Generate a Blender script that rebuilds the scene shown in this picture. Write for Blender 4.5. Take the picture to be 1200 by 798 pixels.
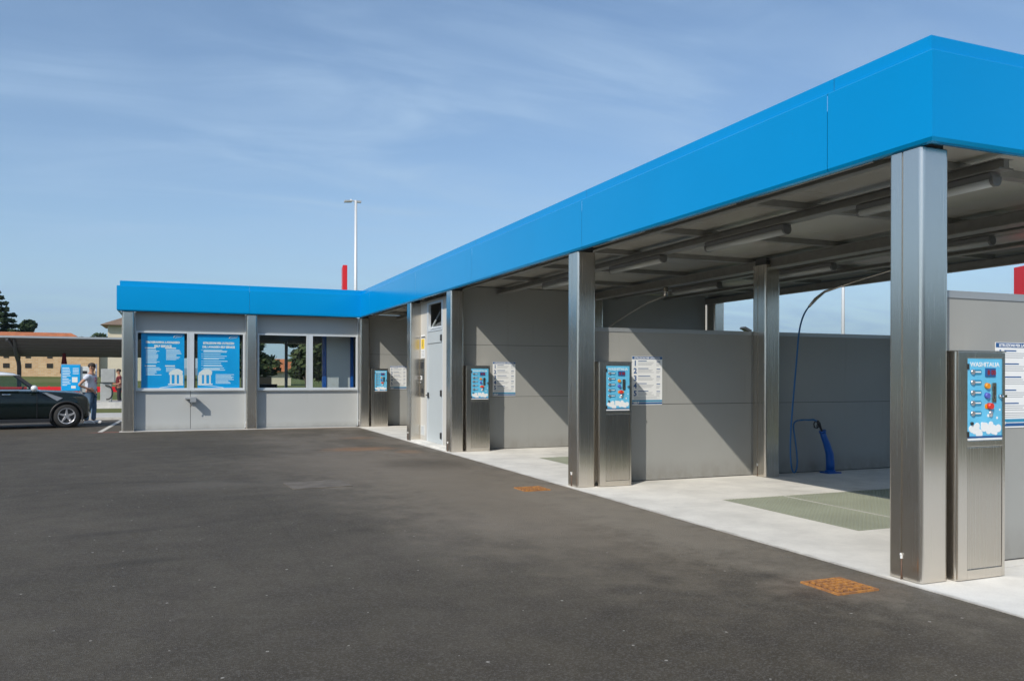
import bpy, bmesh, math, random
from mathutils import Vector, Matrix
R = math.radians
rnd = random.Random(7)
sc = bpy.context.scene
for o in list(bpy.data.objects): bpy.data.objects.remove(o)
C = sc.collection

# ------------------------------------------------------------------ camera, sky, sun, exposure
cam_d = bpy.data.cameras.new('camera'); cam = bpy.data.objects.new('camera', cam_d); C.objects.link(cam)
cam.location = (-4.98, -4.367, 1.5)
cam_d.sensor_width = 36; cam_d.lens = 963.2/1200*36; cam_d.shift_y = 41.1/1200
cam_d.clip_start = .05; cam_d.clip_end = 60000
yaw = .3886
cam.matrix_world = Matrix.Translation(cam.location) @ Matrix.Rotation(-yaw, 4, 'Z') @ Matrix.Rotation(R(90), 4, 'X') @ Matrix.Rotation(.0025, 4, 'Z')
sc.camera = cam
sc.view_settings.view_transform = 'Standard'; sc.view_settings.look = 'None'
sc.view_settings.exposure = 0.0; sc.view_settings.gamma = 1
SUN = Vector((-1, -.78, 1.0)).normalized()           # direction towards the sun
elev = math.asin(SUN.z); az = math.atan2(SUN.x, SUN.y)
w = bpy.data.worlds.new('World'); sc.world = w; w.use_nodes = True
nt = w.node_tree; nt.nodes.clear()
def N(t, ty, **kw):
    n = t.nodes.new(ty)
    for k, v in kw.items(): setattr(n, k, v)
    return n
out = N(nt, 'ShaderNodeOutputWorld'); bg = N(nt, 'ShaderNodeBackground')
sky = N(nt, 'ShaderNodeTexSky'); sky.sky_type = 'NISHITA'; sky.sun_disc = False
sky.sun_elevation = elev; sky.sun_rotation = az; sky.altitude = 120; sky.air_density = 1.0; sky.dust_density = .6; sky.ozone_density = 3.0
bg.inputs['Strength'].default_value = .144
tc = N(nt, 'ShaderNodeTexCoord'); sx = N(nt, 'ShaderNodeSeparateXYZ'); nt.links.new(tc.outputs['Generated'], sx.inputs[0])
# thin cirrus: project the view direction on a high plane, stretched noise
mx = N(nt, 'ShaderNodeMath', operation='MAXIMUM'); nt.links.new(sx.outputs['Z'], mx.inputs[0]); mx.inputs[1].default_value = .02
ad = N(nt, 'ShaderNodeMath', operation='ADD'); nt.links.new(mx.outputs[0], ad.inputs[0]); ad.inputs[1].default_value = .12
dx = N(nt, 'ShaderNodeMath', operation='DIVIDE'); dy = N(nt, 'ShaderNodeMath', operation='DIVIDE')
nt.links.new(sx.outputs['X'], dx.inputs[0]); nt.links.new(ad.outputs[0], dx.inputs[1])
nt.links.new(sx.outputs['Y'], dy.inputs[0]); nt.links.new(ad.outputs[0], dy.inputs[1])
cb = N(nt, 'ShaderNodeCombineXYZ'); nt.links.new(dx.outputs[0], cb.inputs[0]); nt.links.new(dy.outputs[0], cb.inputs[1])
def cloud(scale, rot, stretch, det, lo, hi, dist):
    mp = N(nt, 'ShaderNodeMapping'); mp.inputs['Rotation'].default_value = (0, 0, rot); mp.inputs['Scale'].default_value = (1, stretch, 1)
    nt.links.new(cb.outputs[0], mp.inputs[0])
    no = N(nt, 'ShaderNodeTexNoise'); no.inputs['Scale'].default_value = scale; no.inputs['Detail'].default_value = det
    no.inputs['Roughness'].default_value = .58; no.inputs['Distortion'].default_value = dist
    nt.links.new(mp.outputs[0], no.inputs['Vector'])
    mr = N(nt, 'ShaderNodeMapRange'); mr.interpolation_type = 'SMOOTHSTEP'; nt.links.new(no.outputs['Fac'], mr.inputs['Value'])
    mr.inputs['From Min'].default_value = lo; mr.inputs['From Max'].default_value = hi
    return mr.outputs[0]
c1 = cloud(1.15, R(20), 2.6, 8, .34, .80, .6); c2 = cloud(.45, R(5), 1.2, 4, .3, .72, .2)
cm = N(nt, 'ShaderNodeMath', operation='MULTIPLY'); nt.links.new(c1, cm.inputs[0]); nt.links.new(c2, cm.inputs[1])
cf = N(nt, 'ShaderNodeMath', operation='MULTIPLY_ADD'); nt.links.new(cm.outputs[0], cf.inputs[0]); cf.inputs[1].default_value = 1.1
cg = N(nt, 'ShaderNodeMath', operation='MULTIPLY'); nt.links.new(c2, cg.inputs[0]); cg.inputs[1].default_value = .04
nt.links.new(cg.outputs[0], cf.inputs[2])
mixc = N(nt, 'ShaderNodeMix', data_type='RGBA'); mixc.inputs['B'].default_value = (3.25, 4.45, 6.0, 1)
nt.links.new(cf.outputs[0], mixc.inputs['Factor']); nt.links.new(sky.outputs[0], mixc.inputs['A'])
nt.links.new(mixc.outputs['Result'], bg.inputs['Color']); nt.links.new(bg.outputs[0], out.inputs[0])
sd = bpy.data.lights.new('sun', 'SUN'); sd.energy = 4.6; sd.angle = R(.55); sd.color = (1, .93, .83)
so = bpy.data.objects.new('sun', sd); C.objects.link(so); so.rotation_euler = SUN.to_track_quat('Z', 'Y').to_euler(); so.location = (0, 0, 30)
try:
    sc.cycles.use_denoising = True; sc.cycles.max_bounces = 8; sc.cycles.transparent_max_bounces = 12
except Exception: pass

# ------------------------------------------------------------------ materials
def mat(name, col, rough=.6, metal=0, spec=.5, noise=None, bump=None, aniso=0, coat=0, var=0, emis=None):
    """noise=(scale, contrast) colour mottling; bump=(scale, distance, stretch xyz)"""
    m = bpy.data.materials.new(name); m.use_nodes = True; t = m.node_tree; b = t.nodes['Principled BSDF']
    b.inputs['Base Color'].default_value = (*col, 1); b.inputs['Roughness'].default_value = rough
    b.inputs['Metallic'].default_value = metal; b.inputs['Specular IOR Level'].default_value = spec
    if coat: b.inputs['Coat Weight'].default_value = coat; b.inputs['Coat Roughness'].default_value = .04
    if aniso: b.inputs['Anisotropic'].default_value = aniso
    if emis: b.inputs['Emission Color'].default_value = (*emis, 1); b.inputs['Emission Strength'].default_value = 1
    tcn = N(t, 'ShaderNodeTexCoord')
    if noise:
        no = N(t, 'ShaderNodeTexNoise'); no.inputs['Scale'].default_value = noise[0]; no.inputs['Detail'].default_value = 6
        mpp = N(t, 'ShaderNodeMapping'); mpp.inputs['Scale'].default_value = noise[2] if len(noise) > 2 else (1, 1, 1)
        geo = N(t, 'ShaderNodeNewGeometry'); t.links.new(geo.outputs['Position'], mpp.inputs[0]); t.links.new(mpp.outputs[0], no.inputs['Vector'])
        mr = N(t, 'ShaderNodeMapRange'); t.links.new(no.outputs['Fac'], mr.inputs['Value']); mr.inputs['From Min'].default_value = .25; mr.inputs['From Max'].default_value = .75
        mr.inputs['To Min'].default_value = 1-noise[1]; mr.inputs['To Max'].default_value = 1+noise[1]
        vm = N(t, 'ShaderNodeVectorMath', operation='SCALE'); vm.inputs[0].default_value = col; t.links.new(mr.outputs[0], vm.inputs['Scale'])
        t.links.new(vm.outputs[0], b.inputs['Base Color'])
        if var:
            mr2 = N(t, 'ShaderNodeMapRange'); t.links.new(no.outputs['Fac'], mr2.inputs['Value']); mr2.inputs['From Min'].default_value = .3; mr2.inputs['From Max'].default_value = .7
            mr2.inputs['To Min'].default_value = rough-var; mr2.inputs['To Max'].default_value = rough+var
            t.links.new(mr2.outputs[0], b.inputs['Roughness'])
    if bump:
        nb = N(t, 'ShaderNodeTexNoise'); nb.inputs['Scale'].default_value = bump[0]; nb.inputs['Detail'].default_value = 3
        mpb = N(t, 'ShaderNodeMapping'); mpb.inputs['Scale'].default_value = bump[2] if len(bump) > 2 else (1, 1, 1)
        geo = N(t, 'ShaderNodeNewGeometry'); t.links.new(geo.outputs['Position'], mpb.inputs[0]); t.links.new(mpb.outputs[0], nb.inputs['Vector'])
        bn = N(t, 'ShaderNodeBump'); bn.inputs['Distance'].default_value = bump[1]; bn.inputs['Strength'].default_value = .6
        t.links.new(nb.outputs['Fac'], bn.inputs['Height']); t.links.new(bn.outputs[0], b.inputs['Normal'])
    return m
M = {}
M['blue'] = mat('blue_gloss_paint', (.0, .335, .70), .16, .38, spec=.22, coat=.0, noise=(.7, .03), bump=(1.1, .004))
M['steel'] = mat('brushed_stainless_steel', (.70, .655, .59), .245, 1, noise=(1.0, .02, (220, 220, 1.2)), bump=(420, .00004, (1, 1, .006)), var=.035, aniso=.6)
M['steel_dark'] = mat('stainless_door_steel', (.58, .54, .48), .25, 1, noise=(1.0, .025, (220, 220, 1.2)), bump=(420, .00004, (1, 1, .006)), var=.035, aniso=.6)
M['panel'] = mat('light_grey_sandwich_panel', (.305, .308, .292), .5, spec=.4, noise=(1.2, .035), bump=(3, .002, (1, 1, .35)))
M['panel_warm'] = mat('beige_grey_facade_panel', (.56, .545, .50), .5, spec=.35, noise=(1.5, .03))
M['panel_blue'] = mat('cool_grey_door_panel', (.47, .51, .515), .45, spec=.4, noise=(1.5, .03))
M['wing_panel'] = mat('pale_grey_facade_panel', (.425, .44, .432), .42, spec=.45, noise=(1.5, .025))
def dirt(m, amt, zh):
    t = m.node_tree; b = t.nodes['Principled BSDF']; src = b.inputs['Base Color'].links[0].from_socket
    geo = N(t, 'ShaderNodeNewGeometry'); P = geo.outputs['Position']; s_ = N(t, 'ShaderNodeSeparateXYZ'); t.links.new(P, s_.inputs[0])
    def nz(scale, scl):
        mp = N(t, 'ShaderNodeMapping'); mp.inputs['Scale'].default_value = scl; t.links.new(P, mp.inputs[0]); no = N(t, 'ShaderNodeTexNoise'); no.inputs['Scale'].default_value = scale; no.inputs['Detail'].default_value = 6; no.inputs['Roughness'].default_value = .65; t.links.new(mp.outputs[0], no.inputs['Vector']); return no.outputs['Fac']
    def mr(v, a, b_, c, d):
        n = N(t, 'ShaderNodeMapRange'); n.interpolation_type = 'SMOOTHSTEP'; t.links.new(v, n.inputs['Value'])
        for k, x in zip(('From Min', 'From Max', 'To Min', 'To Max'), (a, b_, c, d)): n.inputs[k].default_value = x
        return n.outputs[0]
    def mul(a, b_): n = N(t, 'ShaderNodeMath', operation='MULTIPLY'); t.links.new(a, n.inputs[0]); t.links.new(b_, n.inputs[1]); return n.outputs[0]
    foot = mul(mr(s_.outputs['Z'], .02, zh, 1, 0), mr(nz(5, (1, 1, .6)), .35, .7, .2, amt))
    stre = mul(mr(nz(9, (1, 1, .06)), .55, .8, 0, amt*.35), mr(s_.outputs['Z'], .3, 1.6, .4, 1))
    ad = N(t, 'ShaderNodeMath', operation='ADD'); t.links.new(foot, ad.inputs[0]); t.links.new(stre, ad.inputs[1])
    mi = N(t, 'ShaderNodeMix', data_type='RGBA'); t.links.new(ad.outputs[0], mi.inputs['Factor']); t.links.new(src, mi.inputs['A']); mi.inputs['B'].default_value = (.16, .145, .12, 1)
    t.links.new(mi.outputs['Result'], b.inputs['Base Color'])
dirt(M['panel'], .55, .34); dirt(M['wing_panel'], .4, .22); dirt(M['panel_warm'], .4, .3)
M['joint'] = mat('dark_joint_gasket', (.06, .06, .06), .8)
M['cap'] = mat('grey_aluminium_cap', (.42, .44, .45), .4, .5)
M['alu'] = mat('pale_aluminium_frame', (.62, .66, .68), .38, .25)
M['galv'] = mat('galvanised_steel_beam', (.30, .295, .275), .4, .45, noise=(9, .12))
M['ceiling'] = mat('coated_metal_ceiling', (.58, .56, .50), .26, .3, noise=(1.1, .06), bump=(1.6, .006))
M['fixture'] = mat('grey_lamp_housing', (.16, .16, .155), .5)
M['diffuser'] = mat('translucent_lamp_diffuser', (.5, .51, .48), .18, spec=.6)
M['black'] = mat('black_plastic', (.02, .02, .022), .45)
M['white'] = mat('white_print', (.78, .79, .78), .45)
M['offwhite'] = mat('white_enamel', (.62, .63, .61), .5, noise=(4, .06))
M['print_blue'] = mat('dark_blue_print', (.015, .09, .26), .5)
M['print_grey'] = mat('grey_print', (.33, .35, .37), .6)
M['teal'] = mat('teal_print', (.03, .25, .42), .5)
M['sticker'] = mat('light_blue_print', (.13, .50, .74), .35, noise=(6, .14))
M['poster'] = mat('bright_blue_poster', (.0, .34, .74), .4, noise=(1.2, .12))
M['poster_text'] = mat('pale_blue_print', (.66, .82, .9), .5)
M['orange'] = mat('orange_button', (.75, .28, .02), .3)
M['red'] = mat('red_paint', (.62, .012, .02), .4)
M['redbtn'] = mat('red_button', (.65, .04, .03), .3)
M['bluebtn'] = mat('violet_blue_button', (.10, .12, .45), .3)
M['yellow'] = mat('yellow_print', (.80, .55, .03), .5)
M['ledred'] = mat('dark_red_display_digits', (.25, .01, .01), .4)
M['hose'] = mat('blue_rubber_hose', (.008, .10, .27), .4)
M['holder'] = mat('blue_moulded_plastic', (.004, .085, .36), .38)
M['rubber'] = mat('tyre_rubber', (.02, .02, .02), .8)
M['rim'] = mat('silver_alloy', (.6, .6, .62), .3, .8)
M['car'] = mat('black_green_car_paint', (.006, .011, .011), .10, spec=.4, coat=.12)
M['carwhite'] = mat('white_car_paint', (.70, .72, .74), .15, coat=.5)
M['chrome'] = mat('chrome_trim', (.75, .75, .76), .12, 1)
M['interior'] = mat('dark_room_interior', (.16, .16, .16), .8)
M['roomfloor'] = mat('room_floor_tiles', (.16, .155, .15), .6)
M['seat'] = mat('dark_seat_fabric', (.05, .05, .055), .9)
M['skin'] = mat('skin', (.42, .22, .14), .55, noise=(12, .08))
M['hair'] = mat('short_dark_hair', (.03, .018, .012), .7, noise=(60, .3))
M['shoe'] = mat('white_shoe', (.7, .7, .7), .6)
M['maroon'] = mat('maroon_cloth', (.12, .012, .02), .85)
M['darkcloth'] = mat('dark_cloth', (.018, .018, .022), .9)
M['jeans'] = mat('blue_denim', (.10, .17, .26), .9, noise=(7, .35))
M['shirt'] = mat('grey_tshirt_cloth', (.55, .58, .66), .9, noise=(9, .16))
M['shirtprint'] = mat('red_print_on_cloth', (.42, .09, .12), .9)
M['bark'] = mat('bark', (.08, .06, .045), .9, noise=(9, .3))
M['steelpole'] = mat('painted_pole_white', (.62, .64, .65), .45, .2)
M['carportmetal'] = mat('dark_carport_sheet', (.065, .06, .054), .6, noise=(3, .15))
M['postdark'] = mat('dark_steel_post', (.05, .052, .055), .5)
M['kerbm'] = mat('pale_concrete_kerb', (.55, .54, .50), .8, noise=(5, .15))
M['line'] = mat('white_road_paint', (.48, .46, .42), .7, noise=(8, .2))
M['machine'] = mat('grey_machine_enamel', (.38, .39, .38), .45, noise=(5, .08))
M['glowhaze'] = None

def foliage_mat(name, c1_, c2_):
    m = bpy.data.materials.new(name); m.use_nodes = True; t = m.node_tree; b = t.nodes['Principled BSDF']
    b.inputs['Roughness'].default_value = .75; b.inputs['Specular IOR Level'].default_value = .2
    geo = N(t, 'ShaderNodeNewGeometry'); no = N(t, 'ShaderNodeTexNoise'); no.inputs['Scale'].default_value = .9; no.inputs['Detail'].default_value = 4
    t.links.new(geo.outputs['Position'], no.inputs['Vector'])
    mr = N(t, 'ShaderNodeMapRange'); mr.inputs['From Min'].default_value = .35; mr.inputs['From Max'].default_value = .65; t.links.new(no.outputs['Fac'], mr.inputs['Value'])
    mi = N(t, 'ShaderNodeMix', data_type='RGBA'); mi.inputs['A'].default_value = (*c1_, 1); mi.inputs['B'].default_value = (*c2_, 1)
    t.links.new(mr.outputs[0], mi.inputs['Factor']); t.links.new(mi.outputs['Result'], b.inputs['Base Color'])
    return m
M['leaf_dark'] = foliage_mat('dark_conifer_needles', (.018, .035, .014), (.05, .075, .03))
M['leaf'] = foliage_mat('green_leaves', (.03, .048, .018), (.07, .085, .032))

def glass_mat(name, tint, rough=.0, ior=1.5):
    m = bpy.data.materials.new(name); m.use_nodes = True; t = m.node_tree; t.nodes.clear()
    o = N(t, 'ShaderNodeOutputMaterial'); mix = N(t, 'ShaderNodeMixShader'); tr = N(t, 'ShaderNodeBsdfTransparent'); gl = N(t, 'ShaderNodeBsdfGlossy')
    fr = N(t, 'ShaderNodeFresnel'); fr.inputs[0].default_value = ior; tr.inputs[0].default_value = (*tint, 1); gg = N(t, 'ShaderNodeNewGeometry'); im = N(t, 'ShaderNodeMapRange'); im.inputs['To Min'].default_value = ior; im.inputs['To Max'].default_value = 1/ior; t.links.new(gg.outputs['Backfacing'], im.inputs['Value']); t.links.new(im.outputs[0], fr.inputs[0]); gl.inputs['Roughness'].default_value = rough
    t.links.new(fr.outputs[0], mix.inputs[0]); t.links.new(tr.outputs[0], mix.inputs[1]); t.links.new(gl.outputs[0], mix.inputs[2]); t.links.new(mix.outputs[0], o.inputs[0])
    return m
M['glass'] = glass_mat('window_glass', (.96, .98, .975), ior=1.3)
M['carglass'] = glass_mat('tinted_car_glass', (.80, .86, .83), ior=1.45)

def ramp_mask(t, val, lo, hi):
    mr = N(t, 'ShaderNodeMapRange'); mr.interpolation_type = 'SMOOTHSTEP'; mr.inputs['From Min'].default_value = lo; mr.inputs['From Max'].default_value = hi
    t.links.new(val, mr.inputs['Value']); return mr.outputs[0]
def mth(t, op, a, b=None, c=None):
    n = N(t, 'ShaderNodeMath', operation=op)
    for i, v in enumerate((a, b, c)):
        if v is None: continue
        if isinstance(v, (int, float)): n.inputs[i].default_value = v
        else: t.links.new(v, n.inputs[i])
    return n.outputs[0]
def noise_of(t, vec, scale, det=5, rough=.55, scl=None, dist=0):
    no = N(t, 'ShaderNodeTexNoise'); no.inputs['Scale'].default_value = scale; no.inputs['Detail'].default_value = det; no.inputs['Roughness'].default_value = rough; no.inputs['Distortion'].default_value = dist
    if scl:
        mp = N(t, 'ShaderNodeMapping'); mp.inputs['Scale'].default_value = scl; t.links.new(vec, mp.inputs[0]); vec = mp.outputs[0]
    t.links.new(vec, no.inputs['Vector']); return no.outputs['Fac']
def mixc_(t, f, a, b):
    n = N(t, 'ShaderNodeMix', data_type='RGBA')
    for nm, v in (('Factor', f), ('A', a), ('B', b)):
        if isinstance(v, tuple): n.inputs[nm].default_value = (*v, 1)
        elif isinstance(v, (int, float)): n.inputs[nm].default_value = v
        else: t.links.new(v, n.inputs[nm])
    return n.outputs['Result']

def asphalt_mat():
    m = bpy.data.materials.new('worn_dark_asphalt'); m.use_nodes = True; t = m.node_tree; b = t.nodes['Principled BSDF']
    geo = N(t, 'ShaderNodeNewGeometry'); P = geo.outputs['Position']; s = N(t, 'ShaderNodeSeparateXYZ'); t.links.new(P, s.inputs[0]); X, Y = s.outputs['X'], s.outputs['Y']
    big = noise_of(t, P, .35, 5, .6); mid = noise_of(t, P, 2.5, 6, .6); fine = noise_of(t, P, 130, 4, .75)
    vor = N(t, 'ShaderNodeTexVoronoi'); vor.inputs['Scale'].default_value = 120; t.links.new(P, vor.inputs['Vector'])
    vs = N(t, 'ShaderNodeSeparateColor'); t.links.new(vor.outputs['Color'], vs.inputs[0])
    col = mixc_(t, ramp_mask(t, big, .3, .7), (.059, .050, .0355), (.093, .080, .0595))
    col = mixc_(t, mth(t, 'MULTIPLY', ramp_mask(t, mid, .35, .7), .5), col, (.050, .043, .037))
    # aggregate
    agg = mth(t, 'MULTIPLY', ramp_mask(t, vs.outputs[0], .45, 1.0), .62)
    col = mixc_(t, agg, col, (.15, .138, .12))
    dk = mth(t, 'MULTIPLY', ramp_mask(t, fine, .5, .75), .55); col = mixc_(t, dk, col, (.02, .018, .017))
    # dusty pale band beside the apron
    wob = mth(t, 'MULTIPLY_ADD', noise_of(t, P, .6, 4, .6), 2.4, -1.2)
    d = mth(t, 'ADD', mth(t, 'ADD', X, 2.9), wob)
    dust = mth(t, 'MULTIPLY', ramp_mask(t, d, -1.4, 1.2), ramp_mask(t, noise_of(t, P, .55, 5, .65, (1, .45, 1)), .28, .78))
    yfade = ramp_mask(t, Y, .8, 4.0)
    col = mixc_(t, mth(t, 'MULTIPLY', mth(t, 'MULTIPLY', dust, yfade), .95), col, (.20, .175, .145))
    edge = mth(t, 'MULTIPLY', ramp_mask(t, mth(t, 'ADD', X, mth(t, 'MULTIPLY', mid, .3)), -.35, .15), ramp_mask(t, mid, .4, .65))
    col = mixc_(t, mth(t, 'MULTIPLY', edge, .5), col, (.26, .245, .215))
    # dark oily area, tyre arcs
    oil = ramp_mask(t, noise_of(t, P, .5, 5, .6, (.5, 1, 1), 1.0), .56, .70)
    col = mixc_(t, mth(t, 'MULTIPLY', oil, .16), col, (.026, .024, .023))
    # seams from paving lanes
    for x0, a in ((-3.95, .10), (-8.2, .10)):
        sx_ = mth(t, 'ABSOLUTE', mth(t, 'ADD', mth(t, 'SUBTRACT', X, x0), mth(t, 'MULTIPLY', noise_of(t, P, 1.4, 3), .08)))
        col = mixc_(t, mth(t, 'MULTIPLY', mth(t, 'SUBTRACT', 1, ramp_mask(t, sx_, .004, .028)), a), col, (.022, .019, .017))
    # pale scuffs and grit
    v2 = N(t, 'ShaderNodeTexVoronoi'); v2.voronoi_dimensions = '2D'; v2.inputs['Scale'].default_value = 3.2; v2.inputs['Randomness'].default_value = 1; t.links.new(P, v2.inputs['Vector'])
    vc = N(t, 'ShaderNodeSeparateColor'); t.links.new(v2.outputs['Color'], vc.inputs[0])
    sp = mth(t, 'MULTIPLY', mth(t, 'LESS_THAN', v2.outputs['Distance'], mth(t, 'MULTIPLY', vc.outputs[1], .034)), mth(t, 'GREATER_THAN', vc.outputs[0], .55))
    col = mixc_(t, mth(t, 'MULTIPLY', sp, .8), col, (.40, .38, .34))
    scf = mth(t, 'MULTIPLY', ramp_mask(t, noise_of(t, P, 1.3, 8, .75, (1, .25, 1), 2.0), .62, .74), .14)
    col = mixc_(t, scf, col, (.2, .19, .17))
    for cx_, cy_, rad, am in ((-6.2, 8.4, 5.6, .22), (-6.2, 8.4, 4.15, .18), (-6.8, 2.2, 6.2, .18), (-11.5, 12.5, 7.0, .15)):
        ux = mth(t, 'SUBTRACT', X, cx_); uy = mth(t, 'SUBTRACT', Y, cy_); rr_ = mth(t, 'SQRT', mth(t, 'ADD', mth(t, 'MULTIPLY', ux, ux), mth(t, 'MULTIPLY', uy, uy)))
        dd = mth(t, 'ABSOLUTE', mth(t, 'SUBTRACT', rr_, rad)); tr_ = mth(t, 'MULTIPLY', mth(t, 'SUBTRACT', 1, ramp_mask(t, dd, .03, .16)), ramp_mask(t, noise_of(t, P, .8, 5, .7), .42, .62))
        col = mixc_(t, mth(t, 'MULTIPLY', tr_, am*1.6), col, (.026, .023, .02))
    # rust run-off stains
    def stain(cx_, cy_, rx, ry, amt, c=(.27, .14, .07)):
        nonlocal col
        ax = mth(t, 'DIVIDE', mth(t, 'SUBTRACT', X, cx_), rx); ay = mth(t, 'DIVIDE', mth(t, 'SUBTRACT', Y, cy_), ry)
        rr = mth(t, 'SQRT', mth(t, 'ADD', mth(t, 'MULTIPLY', ax, ax), mth(t, 'MULTIPLY', ay, ay)))
        rr = mth(t, 'ADD', rr, mth(t, 'MULTIPLY_ADD', noise_of(t, P, 2.6, 6, .7), 1.7, -.85))
        msk = mth(t, 'SUBTRACT', 1, ramp_mask(t, rr, .25, 1.35))
        col = mixc_(t, mth(t, 'MULTIPLY', msk, amt), col, c)
    stain(-1.5, 12.3, .72, .5, .6); stain(-.75, 11.4, .3, .4, .4); stain(-.9, 15.3, .4, .4, .35); stain(-1.6, 19.2, 1.2, .25, .3); stain(-.55, 5.6, .45, .35, .25); stain(-.6, .2, .5, .4, .15)
    stain(-1.3, 6.0, 1.7, 5.4, .72, (.21, .18, .14)); stain(-2.6, 9.8, 1.5, 2.6, .5, (.175, .15, .12)); stain(-.5, 2.8, .6, 3.4, .6, (.24, .215, .175)); stain(-4.6, 7.6, 1.2, .5, .3, (.15, .135, .115))
    stain(-1.1, 9.2, .8, .9, .4, (.045, .038, .03))
    stain(-6.6, 19.45, .5, .12, .7, (.3, .09, .06))
    t.links.new(col, b.inputs['Base Color'])
    b.inputs['Specular IOR Level'].default_value = .18
    rg = N(t, 'ShaderNodeMapRange'); t.links.new(mid, rg.inputs['Value']); rg.inputs['To Min'].default_value = .62; rg.inputs['To Max'].default_value = .85; t.links.new(rg.outputs[0], b.inputs['Roughness'])
    bn = N(t, 'ShaderNodeBump'); bn.inputs['Distance'].default_value = .005; bn.inputs['Strength'].default_value = .8
    hh = mth(t, 'ADD', mth(t, 'MULTIPLY', vor.outputs['Distance'], 1.0), mth(t, 'MULTIPLY', fine, .6)); t.links.new(hh, bn.inputs['Height']); t.links.new(bn.outputs[0], b.inputs['Normal'])
    return m
M['asphalt'] = asphalt_mat()

def concrete_mat(name, base, stains=True):
    m = bpy.data.materials.new(name); m.use_nodes = True; t = m.node_tree; b = t.nodes['Principled BSDF']
    geo = N(t, 'ShaderNodeNewGeometry'); P = geo.outputs['Position']
    lo = tuple(c*.82 for c in base); hi = tuple(min(1, c*1.06) for c in base)
    col = mixc_(t, ramp_mask(t, noise_of(t, P, 1.3, 7, .65), .3, .7), lo, hi)
    col = mixc_(t, mth(t, 'MULTIPLY', ramp_mask(t, noise_of(t, P, 60, 3, .7), .45, .8), .25), col, tuple(c*.6 for c in base))
    if stains:
        st = ramp_mask(t, noise_of(t, P, .7, 7, .7, (1, .5, 1), .8), .54, .74)
        col = mixc_(t, mth(t, 'MULTIPLY', st, .42), col, (.26, .24, .21))
        s = N(t, 'ShaderNodeSeparateXYZ'); t.links.new(P, s.inputs[0])
        eg = mth(t, 'SUBTRACT', 1, ramp_mask(t, mth(t, 'ADD', s.outputs['X'], mth(t, 'MULTIPLY', noise_of(t, P, 4, 5, .7), .16)), -.02, .06))
        col = mixc_(t, mth(t, 'MULTIPLY', eg, .55), col, (.17, .155, .14))
    t.links.new(col, b.inputs['Base Color']); b.inputs['Roughness'].default_value = .8; b.inputs['Specular IOR Level'].default_value = .3
    bn = N(t, 'ShaderNodeBump'); bn.inputs['Distance'].default_value = .002; t.links.new(noise_of(t, P, 80, 3, .7), bn.inputs['Height']); t.links.new(bn.outputs[0], b.inputs['Normal'])
    return m
M['concrete'] = concrete_mat('pale_bay_concrete', (.70, .685, .635))
M['concrete2'] = concrete_mat('far_pale_concrete', (.50, .485, .45), False)
def rust_mat():
    m = bpy.data.materials.new('rusted_cast_iron'); m.use_nodes = True; t = m.node_tree; b = t.nodes['Principled BSDF']
    geo = N(t, 'ShaderNodeNewGeometry'); P = geo.outputs['Position']
    col = mixc_(t, ramp_mask(t, noise_of(t, P, 22, 6, .7), .35, .65), (.48, .21, .045), (.24, .11, .05))
    t.links.new(col, b.inputs['Base Color']); b.inputs['Roughness'].default_value = .9
    return m
M['rust'] = rust_mat(); M['rustdark'] = mat('dark_brown_rust', (.10, .045, .02), .9, noise=(20, .3)); M['darkrust'] = mat('brown_plastic_tube', (.12, .06, .035), .5)
M['grating'] = mat('grey_green_grating', (.30, .32, .245), .6, noise=(1.6, .12))
M['pit'] = mat('dark_drain_pit', (.05, .055, .042), .7)  # pit colour kept dark so the grating bars stand out
def grass_mat():
    m = bpy.data.materials.new('meadow_grass'); m.use_nodes = True; t = m.node_tree; b = t.nodes['Principled BSDF']
    geo = N(t, 'ShaderNodeNewGeometry'); P = geo.outputs['Position']
    col = mixc_(t, ramp_mask(t, noise_of(t, P, .08, 8, .7), .35, .65), (.085, .115, .032), (.145, .15, .06))
    col = mixc_(t, mth(t, 'MULTIPLY', ramp_mask(t, noise_of(t, P, 6, 5, .7), .4, .7), .4), col, (.05, .07, .02))
    t.links.new(col, b.inputs['Base Color']); b.inputs['Roughness'].default_value = .9; b.inputs['Specular IOR Level'].default_value = .1
    return m
M['grass'] = grass_mat()
def brick_mat():
    m = bpy.data.materials.new('weathered_ochre_brick'); m.use_nodes = True; t = m.node_tree; b = t.nodes['Principled BSDF']
    geo = N(t, 'ShaderNodeNewGeometry'); mp = N(t, 'ShaderNodeMapping'); mp.inputs['Rotation'].default_value = (R(90), 0, 0); t.links.new(geo.outputs['Position'], mp.inputs[0])
    br = N(t, 'ShaderNodeTexBrick'); br.inputs['Scale'].default_value = 1; br.inputs['Brick Width'].default_value = .5; br.inputs['Row Height'].default_value = .22; br.inputs['Mortar Size'].default_value = .02
    br.inputs['Color1'].default_value = (.56, .36, .18, 1); br.inputs['Color2'].default_value = (.66, .47, .27, 1); br.inputs['Mortar'].default_value = (.56, .48, .36, 1)
    t.links.new(mp.outputs[0], br.inputs['Vector'])
    col = mixc_(t, mth(t, 'MULTIPLY', ramp_mask(t, noise_of(t, geo.outputs['Position'], .5, 6, .7), .4, .7), .5), br.outputs['Color'], (.50, .30, .17))
    t.links.new(col, b.inputs['Base Color']); b.inputs['Roughness'].default_value = .9
    return m
M['brick'] = brick_mat()
M['rooftile'] = mat('orange_clay_tiles', (.42, .14, .055), .85, noise=(1.2, .25), bump=(2, .06, (4, .3, 1)))
M['rooftile2'] = mat('brown_clay_tiles', (.20, .14, .10), .85, noise=(1.2, .25))
M['plaster'] = mat('cream_plaster', (.64, .57, .44), .85, noise=(.6, .1))
M['plaster2'] = mat('beige_plaster', (.40, .37, .33), .85, noise=(.6, .08))
M['winhole'] = mat('dark_window_glass', (.03, .025, .02), .3)
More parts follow.
